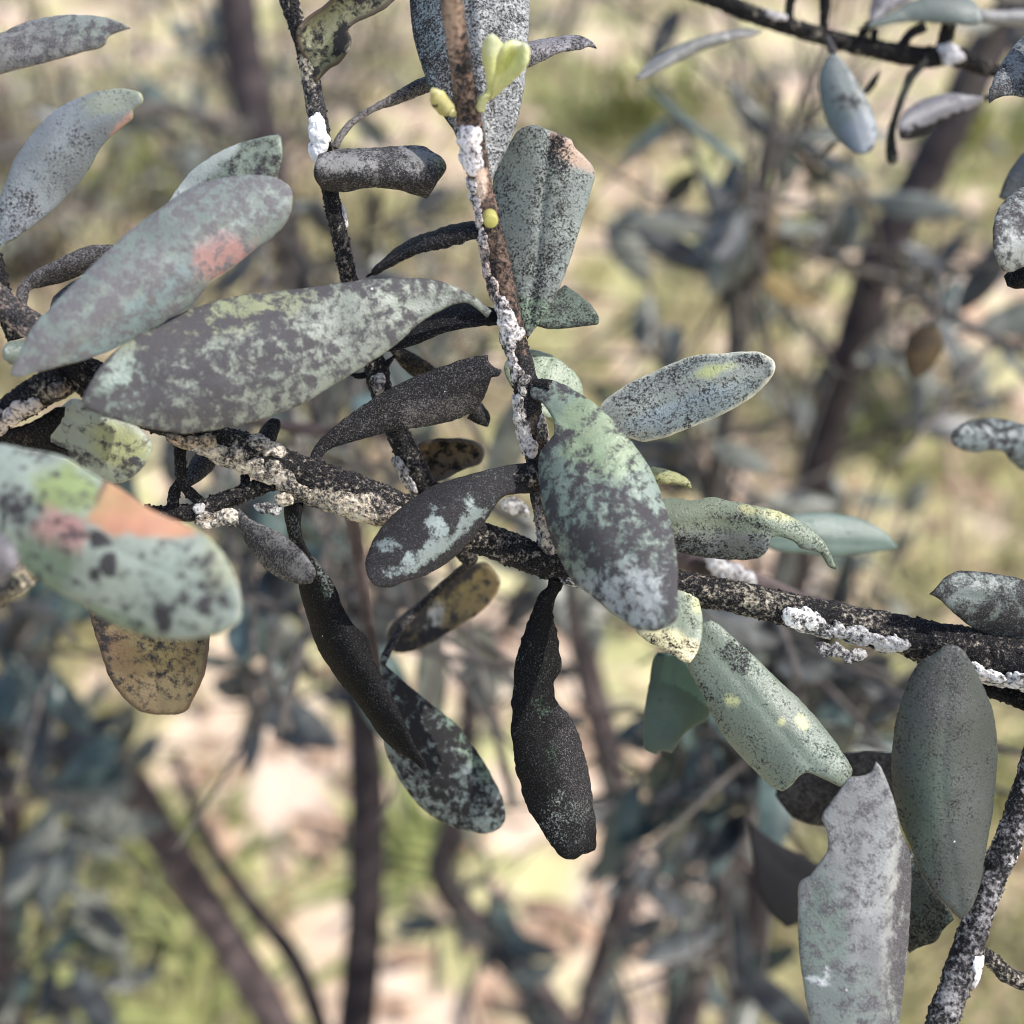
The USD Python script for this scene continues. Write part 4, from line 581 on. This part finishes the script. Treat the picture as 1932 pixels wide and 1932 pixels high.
def frame(direction, up):
    d = direction / (np.linalg.norm(direction) + 1e-12); s = np.cross(up, d); s /= np.linalg.norm(s) + 1e-9
    return np.stack([d, s, np.cross(d, s)], 0)      # rows: x, y, z axes

def instancer(path, protos, pos, quat, scale, idx):
    pi = UsdGeom.PointInstancer.Define(stage, path)
    rel = pi.CreatePrototypesRel()
    for p in protos: rel.AddTarget(p)
    pi.CreatePositionsAttr(Vt.Vec3fArray.FromNumpy(np.asarray(pos, np.float32)))
    pi.CreateOrientationsAttr(Vt.QuathArray([Gf.Quath(float(q[0]), *[float(k) for k in q[1:]]) for q in quat]))
    pi.CreateScalesAttr(Vt.Vec3fArray.FromNumpy(np.asarray(scale, np.float32)))
    pi.CreateProtoIndicesAttr(Vt.IntArray.FromNumpy(np.asarray(idx, np.int32)))

def scatter(n, lo=.75, hi=9.0, spread=.62):
    y = lo + (hi - lo) * RNG.random(n) ** 1.35
    x = (RNG.random(n) * 2 - 1) * (.75 + spread * y)
    return x, y

n = 5200; x, y = scatter(n)
yaw = RNG.random(n) * 2 * np.pi; tilt = RNG.normal(0, .35, n)
q = [trimesh.transformations.quaternion_from_euler(tilt[k], tilt[-k - 1], yaw[k]) for k in range(n)]
UsdGeom.Xform.Define(stage, '/World/leaf_litter'); protos = []
for k, (L, w, c) in enumerate([(.055, .020, .3), (.07, .028, -.3), (.045, .022, .6), (.09, .012, .2)]):
    v, f = leaf_solid(L, w, c, .15); pp = f'/World/leaf_litter/dry_leaf' + (f'_{k:03d}' if k else '')
    usdkit.mesh(stage, pp, (v, f), '/World/Looks/' + ('litter_leaf' if k < 3 else 'pale_bark'), smooth=True); protos.append(pp)
stage.RemovePrim('/World/leaf_litter')
UsdGeom.PointInstancer.Define(stage, '/World/leaf_litter')
protos = []
for k, (L, w, c) in enumerate([(.055, .020, .3), (.07, .028, -.3), (.045, .022, .6), (.09, .012, .2)]):
    v, f = leaf_solid(L, w, c, .15); pp = f'/World/leaf_litter/dry_leaf' + (f'_{k:03d}' if k else '')
    usdkit.mesh(stage, pp, (v, f), '/World/Looks/' + ('litter_leaf' if k < 3 else 'pale_bark'), smooth=True); protos.append(pp)
instancer('/World/leaf_litter', protos, np.stack([x, y, ground_z(x, y) + .006 + .01 * RNG.random(n)], 1), q, np.repeat(RNG.uniform(.7, 1.5, (n, 1)), 3, 1), RNG.integers(0, 4, n))
tag('/World/leaf_litter', 'dry tan and pinkish leaf litter scattered over the ground', 'leaf litter', kind='stuff')

def tuft(nb, h, w, seed, lean=.5):
    r = np.random.default_rng(seed); vs, fs, k = [], [], 0
    for _ in range(nb):
        L = h * r.uniform(.5, 1.1); v, f = leaf_solid(L, w * r.uniform(.7, 1.2), .2, r.uniform(-.1, .5), .0004, 5, .45)
        an = r.uniform(0, 2 * np.pi); el = r.uniform(.5, 1.45) if r.random() > lean * .3 else r.uniform(.1, .6)
        d = np.array([math.cos(an) * math.cos(el), math.sin(an) * math.cos(el), math.sin(el)])
        v = v @ frame(d, np.array([0, 0, 1.0]) + r.normal(0, .1, 3)) + np.array([r.normal(0, h * .18), r.normal(0, h * .18), 0])
        vs.append(v); fs.append(f + k); k += len(v)
    return np.vstack(vs), np.vstack(fs)

n = 2600; x, y = scatter(n, .8, 8.0)
keep = noise(np.stack([x * 1.4, y * 1.4, 0 * x], 1), 21) > .42; x, y = x[keep], y[keep]; n = len(x)
UsdGeom.PointInstancer.Define(stage, '/World/grass'); protos = []
for k in range(3):
    pp = '/World/grass/grass_tuft' + (f'_{k:03d}' if k else '')
    usdkit.mesh(stage, pp, tuft(14, .13, .006, 40 + k), '/World/Looks/grass_blade', smooth=True); protos.append(pp)
instancer('/World/grass', protos, np.stack([x, y, ground_z(x, y) - .004], 1), [trimesh.transformations.quaternion_about_axis(a, [0, 0, 1]) for a in RNG.random(n) * 6.28], np.repeat(RNG.uniform(.6, 1.4, (n, 1)), 3, 1), RNG.integers(0, 3, n))
tag('/World/grass', 'thin yellow-green grass growing in patches on the ground', 'grass', kind='stuff')

def brush(seed, h, nst, leaves):
    """A low tangle of thin bare stems, with or without small leaves: (stems, leaves) as meshes."""
    r = np.random.default_rng(seed); vs, fs, k, lv, lf, m = [], [], 0, [], [], 0
    for _ in range(nst):
        a = np.array([r.normal(0, .05), r.normal(0, .05), 0]); d = np.array([r.normal(0, .5), r.normal(0, .5), 1.0]); d /= np.linalg.norm(d)
        kk = np.linspace(0, 1, 7)[:, None]; C = a + d * kk * h * r.uniform(.5, 1.1) + r.normal(0, .05, 3) * h * 2 * kk ** 2
        v, f = tube_world(C, np.linspace(.004, .0015, 7) * r.uniform(.6, 1.4), .1, 5, 1); vs.append(v); fs.append(f + k); k += len(v)
        for _ in range(leaves):
            v, f = leaf_solid(r.uniform(.035, .055), r.uniform(.012, .018), .3, .1, .0007, 4, .9)
            v = v @ frame(r.normal(0, 1, 3), np.array([0, -.2, 1]) + r.normal(0, .5, 3)) + C[r.integers(2, 7)]; lv.append(v); lf.append(f + m); m += len(v)
    return (np.vstack(vs), np.vstack(fs)), ((np.vstack(lv), np.vstack(lf)) if leaves else None)

n = 300; x, y = scatter(n, 2.2, 9.5, .6); kp = (x < .2 * y - .6) | (y > 6.5); x, y = x[kp], y[kp]; n = len(x); UsdGeom.PointInstancer.Define(stage, '/World/undergrowth'); protos = []
for k in range(4):
    pp = '/World/undergrowth/brush' + (f'_{k:03d}' if k else ''); UsdGeom.Xform.Define(stage, pp); a, b = brush(60 + k, .42, 9, 0 if k < 2 else 4)
    usdkit.mesh(stage, pp + '/stems', a, '/World/Looks/far_bark', smooth=True)
    if b: usdkit.mesh(stage, pp + '/leaves', b, '/World/Looks/far_leaf_grey', smooth=50)
    protos.append(pp)
instancer('/World/undergrowth', protos, np.stack([x, y, ground_z(x, y) - .01], 1), [trimesh.transformations.quaternion_about_axis(a, [0, 0, 1]) for a in RNG.random(n) * 6.28], np.repeat(RNG.uniform(.5, 1.3, (n, 1)), 3, 1), RNG.integers(0, 4, n))
tag('/World/undergrowth', 'tangled brown twiggy undergrowth on the far ground', 'undergrowth', kind='stuff')

for (wx, wy, hh, lab) in [(400, 1880, .20, 'bright green weed clump at the bottom edge, left of the diagonal stem'), (300, 1640, .16, 'bright green weed clump left of the diagonal stem, middle height'), (120, 1790, .14, 'low green weed clump in the bottom left corner'),
                          (790, 1640, .15, 'green weed clump between the two lower stems'), (1195, 865, .22, 'bright green weed in the distance right of the large oval leaf'), (1640, 850, .22, 'lime green weed clump in the distance at the right, beside the leaning trunk'),
                          (1850, 280, .5, 'green bushy weed far behind the leaning trunk at the upper right'), (1250, 240, .5, 'pale green weed far off at the top, right of the broad speckled leaf'), (1400, 470, .4, 'yellow-green weed far off behind the blurred leaf cluster'), (300, 390, .45, 'yellowish weed far off behind the upper left leaves'), (1780, 1500, .18, 'green weed on the ground at the right behind the plain dark leaf'), (1130, 260, .4, 'yellow weed far off near the pinkish torn leaf tip')]:
    g = on_ground(wx, wy); v, f = tuft(46, hh, .02 * (hh / .18) ** .5, int(wx), .8)
    w_ = thing('weed', lab, 'weed'); usdkit.mesh(stage, w_ + '/foliage', (v + g, f), '/World/Looks/weed_blade', smooth=True)

# ------------------------------------------------------------------ background saplings: trunk > , branch > leaf
def leafy(holder, C, R, n, seed, look, L=(.034, .05), w=(.013, .018), start=.35, droop=.3, name='leaf'):
    r = np.random.default_rng(seed); m = len(C)
    for k in range(n):
        t = start + (1 - start) * (k + r.random() * .8) / n; j = min(m - 2, int(t * (m - 1)))
        ax = C[j + 1] - C[j]; ax /= np.linalg.norm(ax) + 1e-12
        side_ = np.cross(ax, r.normal(0, 1, 3)); side_ /= np.linalg.norm(side_) + 1e-9
        d = side_ * r.uniform(.5, 1.0) + ax * r.uniform(.2, .9) + np.array([0, 0, -droop * r.random()])
        up = np.array([0, -.25, 1.0]) + r.normal(0, .45, 3)
        v, f = leaf_solid(r.uniform(*L), r.uniform(*w), r.uniform(.1, .6), r.uniform(-.05, .25), .0007, 8, r.uniform(.75, 1.2))
        v = v @ frame(d, up) + C[j] + side_ * R[j] * .6
        lk = look if isinstance(look, str) else look[r.integers(len(look))]
        p = path_of(name, holder); usdkit.mesh(stage, p, (v, f), '/World/Looks/' + lk, smooth=50)

def world_path(rows, step=.012):
    """rows: x, y, depth m, radius m -> dense world centre line and radii."""
    q = catmull(np.asarray(rows, float), 14); return P(q[:, 0], q[:, 1], q[:, 2]), q[:, 3]

TRUNKS = {}
def sapling(label, rows, look='far_bark', root=True, sides=14, name='sapling', cat='sapling'):
    t = thing(name, label, cat)
    C, R = world_path(rows)
    if root:
        a = C[-1]; dr = C[-1] - C[-6]; dr[2] = min(dr[2], -.02); dr /= np.linalg.norm(dr)
        drop = a[2] - float(ground_z(a[0], a[1])) + .05; k = np.linspace(0, 1, 30)[1:, None]
        horiz = dr * [1, 1, 0] * drop * .35
        C = np.vstack([C, a + np.array([0, 0, -drop]) * k + horiz * (1 - (1 - k) ** 2)]); R = np.concatenate([R, R[-1] * (1 + .5 * k[:, 0])])
    v, f = tube_world(C, R, .10, sides, len(used), freq=25)
    usdkit.mesh(stage, t + '/trunk', (v, f), '/World/Looks/' + look, smooth=True)
    TRUNKS[t] = (C, R); return t

def bough(t, cx, cy, cd, n, look, seed, L=(.024, .05), r0=.0024, spread=.08, bark='twig_bark', pts=None, start=.35, droop=.3, w=(.009, .017)):
    """A leafy side branch from the trunk of t to the point seen at (cx, cy), cd metres deep."""
    n0 = n; C, R = TRUNKS[t]; goal = P(cx, cy, cd); r = np.random.default_rng(seed)
    if pts is None:
        sc = np.linalg.norm(C - goal, axis=1) + np.abs(C[:, 2] - goal[2] + .08) * .8; j = int(np.argmin(sc)); a = C[j]
        mid = (a + goal) / 2 + r.normal(0, .12, 3) * np.linalg.norm(goal - a) + np.array([0, 0, .02])
        end = goal + (goal - mid) * .25 + r.normal(0, .01, 3)
        k = np.linspace(0, 1, 26)[:, None]; line = (1 - k) ** 2 * a + 2 * k * (1 - k) * mid + k ** 2 * end
    else:
        q = catmull(np.asarray(pts, float), 14); line = P(q[:, 0], q[:, 1], q[:, 2])
    b = hold('branch', t); rad = np.linspace(r0, r0 * .45, len(line))
    v, f = tube_world(line, rad, .1, 8, seed)
    for _ in range(3 if n else 1):
        j = int(r.integers(len(line) // 3, len(line) - 3)); dv = r.normal(0, 1, 3) + (line[j + 1] - line[j]) * 60; dv /= np.linalg.norm(dv)
        kk = np.linspace(0, 1, 10)[:, None]; tl = line[j] + dv * kk * r.uniform(.04, .11) + r.normal(0, .012, 3) * kk ** 2
        v2, f2 = tube_world(tl, np.linspace(r0 * .45, r0 * .2, 10), .1, 6, seed); f = np.vstack([f, f2 + len(v)]); v = np.vstack([v, v2])
    usdkit.mesh(stage, b + '/stem', (v, f), '/World/Looks/' + bark, smooth=True)
    n = max(3, int(n * .72))
    if n0: leafy(b, line, rad, n, seed, look, L, w, start, droop)

GR, DK, BR = 'far_leaf_grey', 'far_leaf_dark', 'far_leaf_brown'
TL = 'far_leaf_teal'; MIX = [GR, DK, TL, DK, GR, TL]
def rm(pxr, d): return pxr * px(d)
s1 = sapling('dark slender trunk running from the top left down to the bottom edge left of centre', [(430, -140, .85, .014), (440, -60, .85, .014), (452, 60, .85, .0138), (478, 200, .85, .0135), (510, 330, .85, .013), (545, 470, .85, .0125), (590, 680, .85, .012), (635, 900, .85, .012), (668, 1100, .85, .012), (680, 1300, .85, .012), (694, 1500, .85, .0125), (690, 1700, .85, .013), (676, 1900, .85, .013), (660, 2100, .85, .014)], look='dark_bark')
s3 = sapling('dark grey stem running diagonally across the lower left corner', [(20, 1130, .72, .006), (110, 1320, .74, .008), (245, 1480, .76, .011), (330, 1620, .78, .0115), (420, 1760, .8, .012), (505, 1900, .82, .012), (570, 2030, .84, .012)])
s4 = sapling('brown stem with a crooked bend, bottom centre', [(900, 1180, .9, .007), (880, 1400, .92, .009), (858, 1560, .93, .0105), (832, 1640, .94, .011), (870, 1712, .95, .011), (945, 1785, .96, .011), (1020, 1870, .97, .011), (1090, 1990, .98, .012)])
s5 = sapling('brown stem leaning right of the broad hanging black leaf, lower centre', [(1070, 1060, .78, .008), (1105, 1250, .79, .009), (1140, 1390, .8, .0095), (1172, 1530, .81, .010), (1188, 1640, .82, .0105), (1160, 1760, .83, .0105), (1120, 1880, .84, .011), (1100, 2000, .85, .011)])
s6 = sapling('thick brown trunk leaning from the top right corner down towards the centre', [(2010, -180, .66, .0105), (1930, -20, .66, .0105), (1855, 110, .66, .0108), (1790, 240, .66, .011), (1722, 370, .67, .011), (1662, 480, .68, .011), (1632, 580, .69, .0108), (1600, 680, .70, .011), (1565, 790, .72, .011), (1535, 900, .74, .0112), (1505, 1040, .78, .0115), (1480, 1200, .82, .012), (1460, 1400, .86, .012)], look='dark_bark')
s7 = sapling('thin brown stem forking beside the diagonal grey stem, bottom left', [(330, 1420, .9, .003), (400, 1600, .9, .005), (480, 1715, .9, .0065), (555, 1810, .9, .007), (600, 1920, .9, .007), (630, 2040, .9, .0075)])
s8 = sapling('slender background stem at the lower right behind the smooth bitten leaf', [(1420, 1180, .5, .003), (1400, 1330, .52, .004), (1420, 1500, .55, .005), (1380, 1640, .6, .006), (1330, 1800, .62, .006), (1290, 1960, .64, .007)])
s9 = sapling('background stem at the far left hung with dark leaves', [(-60, 1020, .55, .003), (-30, 1300, .6, .005), (20, 1550, .64, .006), (10, 1800, .68, .007), (40, 2050, .72, .008)])
s10 = sapling('slim grey stem in the middle distance behind the blurred leaf cluster on the right', [(1470, 170, .48, .002), (1440, 330, .49, .003), (1420, 520, .5, .0035), (1385, 700, .52, .004), (1350, 900, .55, .0038), (1330, 1150, .6, .004)], look='twig_bark')
k = 100
for (t, cx, cy, cd, n, look) in [
    (s9, 60, 1180, .52, 8, MIX), (s9, 110, 1290, .56, 9, MIX), (s9, 90, 1420, .6, 9, DK), (s9, 150, 1560, .6, 8, GR), (s9, 60, 1640, .62, 10, MIX), (s9, 170, 1700, .66, 9, MIX), (s9, 90, 1790, .66, 9, MIX), (s9, 60, 1890, .68, 9, MIX), (s9, 210, 1860, .7, 9, MIX),
    (s3, 40, 1150, .68, 8, DK), (s3, 180, 1390, .7, 8, GR), (s3, 240, 1440, .72, 7, GR), (s3, 60, 1480, .7, 8, MIX),
    (s8, 1330, 1300, .33, 4, TL), (s8, 1430, 1340, .34, 4, [TL, DK]), (s8, 1570, 1270, .33, 4, [DK, GR]), (s8, 1660, 1340, .36, 4, [DK, TL]), (s8, 1510, 1540, .38, 4, [TL, DK]), (s8, 1340, 1430, .38, 4, TL), (s8, 1290, 1660, .40, 5, [TL, DK]), (s8, 1250, 1520, .45, 4, TL), (s8, 1200, 1330, .45, 4, TL),
    (s1, 430, 1130, .38, 5, [TL, DK]), (s1, 530, 1190, .38, 5, TL), (s1, 640, 1150, .36, 4, TL), (s1, 830, 1090, .40, 4, [TL, GR]), (s1, 850, 1210, .38, 4, TL), (s1, 870, 990, .34, 3, GR), (s1, 480, 1340, .5, 6, [TL, DK]), (s9, 130, 1240, .42, 6, [TL, DK]), (s9, 60, 1330, .45, 6, TL), (s9, 110, 1500, .5, 6, [TL, GR]),
    (s1, 560, 960, .38, 4, TL), (s1, 640, 1010, .36, 4, [GR, DK]), (s1, 800, 1010, .40, 4, DK), (s1, 500, 900, .42, 5, DK), (s1, 330, 1010, .40, 4, DK), (s1, 690, 1120, .40, 4, DK), (s1, 880, 1230, .40, 4, GR), (s8, 1500, 1250, .36, 5, DK), (s8, 1620, 1290, .38, 5, DK), (s8, 1560, 1380, .40, 5, MIX), (s8, 1440, 1480, .40, 5, DK), (s1, 430, 1180, .62, 9, MIX), (s1, 500, 1290, .64, 10, DK), (s1, 540, 1360, .7, 8, DK), (s1, 470, 1230, .55, 7, GR), (s1, 600, 1190, .6, 7, MIX), (s1, 560, 1010, .6, 7, GR), (s1, 380, 900, .5, 6, GR), (s1, 470, 960, .5, 5, GR),
    (s1, 330, 250, .8, 8, GR), (s1, 180, 210, .8, 7, MIX), (s1, 380, 60, .9, 8, GR), (s1, 260, 130, 1.0, 8, GR), (s1, 700, 1180, .45, 5, MIX),
    (s4, 880, 1230, .55, 6, GR), (s4, 900, 1300, .58, 5, DK), (s4, 830, 1180, .6, 6, MIX), (s4, 980, 1840, .75, 9, MIX), (s4, 880, 1900, .72, 9, MIX), (s4, 1030, 1920, .75, 9, DK), (s4, 760, 1800, .9, 5, GR), (s4, 900, 840, .38, 3, GR), (s4, 700, 880, .4, 3, GR),
    (s5, 1210, 1650, .65, 8, DK), (s5, 1250, 1780, .65, 9, MIX), (s5, 1200, 1900, .7, 9, MIX), (s5, 1260, 1560, .7, 6, DK), (s5, 1240, 860, .45, 4, GR), (s5, 1030, 1140, .6, 5, MIX), (s5, 1170, 1150, .6, 5, GR),
    (s8, 1360, 1440, .40, 4, GR), (s8, 1440, 1400, .38, 4, GR), (s8, 1470, 1640, .36, 3, DK), (s8, 1310, 1700, .45, 6, DK), (s8, 1290, 1560, .5, 5, MIX), (s8, 1540, 1290, .42, 5, GR), (s8, 1600, 1320, .45, 5, DK), (s8, 1420, 1210, .42, 5, GR), (s8, 1660, 1370, .5, 5, MIX), (s8, 1400, 1860, .55, 6, MIX),
    (s10, 1370, 330, .44, 4, GR), (s10, 1420, 400, .42, 4, MIX), (s10, 1480, 260, .5, 6, GR), (s10, 1340, 500, .5, 6, MIX), (s10, 1460, 500, .46, 5, [BR, DK]), (s10, 1300, 430, .55, 6, GR), (s10, 1250, 650, .6, 6, GR), (s10, 1500, 340, .6, 5, GR), (s10, 1390, 800, .6, 6, MIX), (s10, 1290, 880, .55, 6, MIX), (s10, 1420, 960, .6, 6, GR), (s10, 1190, 420, .65, 6, GR), (s10, 1270, 150, .6, 7, MIX),
    (s6, 1570, 420, .5, 4, GR), (s6, 1850, 520, .6, 6, MIX), (s6, 1840, 650, .6, 6, GR), (s6, 1880, 720, .65, 5, MIX), (s6, 1600, 960, .8, 7, MIX), (s6, 1480, 760, .75, 7, MIX), (s6, 1700, 1000, .85, 7, GR), (s6, 1640, 1250, .6, 6, GR), (s6, 1890, 30, .5, 6, MIX), (s6, 1560, 200, .7, 6, MIX),
    (s1, 760, 390, .8, 6, [GR, DK]), (s1, 840, 420, .7, 5, [GR, DK]), (s1, 700, 590, .7, 5, MIX), (s1, 720, 90, .9, 5, GR), (s1, 880, 700, .75, 6, MIX), (s1, 1120, 690, .6, 5, MIX), (s1, 1050, 560, .8, 6, GR), (s1, 780, 980, .6, 5, GR), (s1, 640, 820, .5, 3, GR)]:
    k += 1; bough(t, cx, cy, cd, n, look, k)
bough(s1, 0, 0, 0, 0, GR, 5, r0=.006, pts=[(490, 250, .85), (420, 235, .82), (300, 205, .8), (150, 235, .78), (20, 285, .76), (-80, 320, .75)])
bough(s6, 0, 0, 0, 4, [GR, DK], 6, r0=.003, pts=[(1655, 520, .68), (1600, 500, .6), (1520, 465, .52), (1440, 430, .46)])
bough(s6, 0, 0, 0, 7, [GR, DK, DK], 8, r0=.0035, pts=[(1650, 520, .68), (1720, 550, .6), (1800, 600, .52), (1880, 640, .5), (1960, 680, .48)], L=(.03, .045))
bough(s6, 0, 0, 0, 0, BR, 9, r0=.0012, pts=[(1725, 552, .6), (1765, 500, .42), (1772, 560, .31), (1762, 615, .30)])
b = path_of('branch', s6); UsdGeom.Xform.Define(stage, b)
v, f = leaf_solid(.0142, .0085, .4, .1, .0006, 8, .8); usdkit.mesh(stage, b + '/leaf', (v @ frame(P(1735, 700, .30) - P(1765, 612, .30), np.array([0, -1.0, .2])) + P(1766, 610, .30), f), '/World/Looks/brown_leaf', smooth=50)

# blurred twigs close behind the long branch
bt = thing('background_twig', 'blurred dark twig with white crust just behind the long branch, right of centre', 'twig')
C, R = world_path([(1180, 1030, .225, .0018), (1316, 1062, .225, .0022), (1420, 1098, .226, .002), (1511, 1131, .228, .0014), (1600, 1150, .232, .0009)])
usdkit.mesh(stage, bt + '/stem', tube_world(C, R, .15, 12, 3), '/World/Looks/far_bark', smooth=True)
crust(bt, [(1345, 1062, 221), (1380, 1078, 221), (1415, 1094, 222)], 12, 14, (8, 14), tint=(.6, .58, .58), soot=.15)
bt = thing('background_twig', 'blurred pale-flecked thin twig behind the brown-black leaf, left of centre', 'twig')
C, R = world_path([(440, 780, .30, .0013), (540, 805, .30, .0016), (640, 815, .30, .0014), (760, 822, .31, .0012)])
usdkit.mesh(stage, bt + '/stem', tube_world(C, R, .15, 10, 3), '/World/Looks/far_bark', smooth=True)
bt = thing('background_twig', 'dark vertical stalk below the long branch, left of the centre leaf', 'twig')
C, R = world_path([(655, 930, .21, .0011), (668, 1000, .215, .0012), (682, 1080, .22, .0012), (692, 1150, .225, .001), (706, 1230, .23, .0009), (724, 1300, .235, .0006)])
usdkit.mesh(stage, bt + '/stem', tube_world(C, R, .15, 10, 3), '/World/Looks/far_bark', smooth=True)
crust(bt, [(955, 950, 205), (985, 960, 206)], 6, 8, (8, 12), tint=(.6, .59, .58), soot=.25)

# straws standing in front of the ground
for (a, b_, d, r_, lab) in [((430, 1440), (330, 1790), .95, .0022, 'pale dry straw crossing the diagonal grey stem, lower left'), ((1760, 650), (1800, 1150), 1.3, .006, 'pale upright straw stalk in the distance at the right')]:
    t = thing('dry_straw', lab, 'straw'); g = on_ground(*b_); top = P(*a, d); kk = np.linspace(0, 1, 30)[:, None]
    C = top * (1 - kk) + g * kk + np.array([.01, 0, 0]) * np.sin(kk * 3.1); usdkit.mesh(stage, t + '/stem', tube_world(C, np.full(30, r_), .05, 8, 2), '/World/Looks/pale_bark', smooth=True)

# far shrubs
def shrub(label, x, y, h, w, n, look, seed):
    r = np.random.default_rng(seed); t = thing('far_shrub', label, 'shrub'); base = np.array([x, y, float(ground_z(x, y)) - .03])
    tips = []
    for k in range(7):
        an, sp = r.uniform(0, 6.28), r.uniform(.1, 1) * w; top = base + [sp * math.cos(an), sp * math.sin(an), h * r.uniform(.6, 1)]
        kk = np.linspace(0, 1, 20)[:, None]; C = base + (top - base) * kk + np.array([math.cos(an), math.sin(an), 0]) * w * .25 * np.sin(kk * np.pi)
        usdkit.mesh(stage, path_of('stem', t), tube_world(C, np.linspace(.011, .004, 20), .1, 8, k), '/World/Looks/far_bark', smooth=True); tips.append(C)
    T = np.vstack(tips); vs, fs, k = [], [], 0
    for _ in range(n):
        c = T[r.integers(len(T))] * 1.0; c = c + r.normal(0, .10, 3); c[2] = max(c[2], base[2] + h * .2)
        v, f = leaf_solid(r.uniform(.04, .06), r.uniform(.015, .022), .3, .15, .0008, 4, .9)
        v = v @ frame(r.normal(0, 1, 3), np.array([0, -.2, 1]) + r.normal(0, .5, 3)) + c; vs.append(v); fs.append(f + k); k += len(v)
    usdkit.mesh(stage, t + '/crown', (np.vstack(vs), np.vstack(fs)), '/World/Looks/' + look, smooth=50)
for a in [('grey-leaved shrub far off behind the upper left leaves', -1.25, 3.0, 1.0, .5, 420, GR, 1), ('greyish shrub far off between the two upper left trunks and the left edge', -.75, 4.2, 1.3, .6, 420, GR, 2), ('dim grey shrub far off above the upright twig buds', .1, 5.2, 1.2, .6, 300, GR, 3), ('grey-green shrub far off behind the top right branch', 1.0, 4.4, 1.2, .6, 420, GR, 4),
          ('shrub far off in the upper right corner behind the leaning trunk', 2.2, 4.6, 1.4, .7, 420, GR, 5), ('shrub far off at the top left corner', -2.2, 4.6, 1.5, .7, 420, DK, 6), ('dark shrub in the middle distance right of the large oval leaf', .85, 2.3, .55, .35, 260, DK, 7)]:
    shrub(*a)
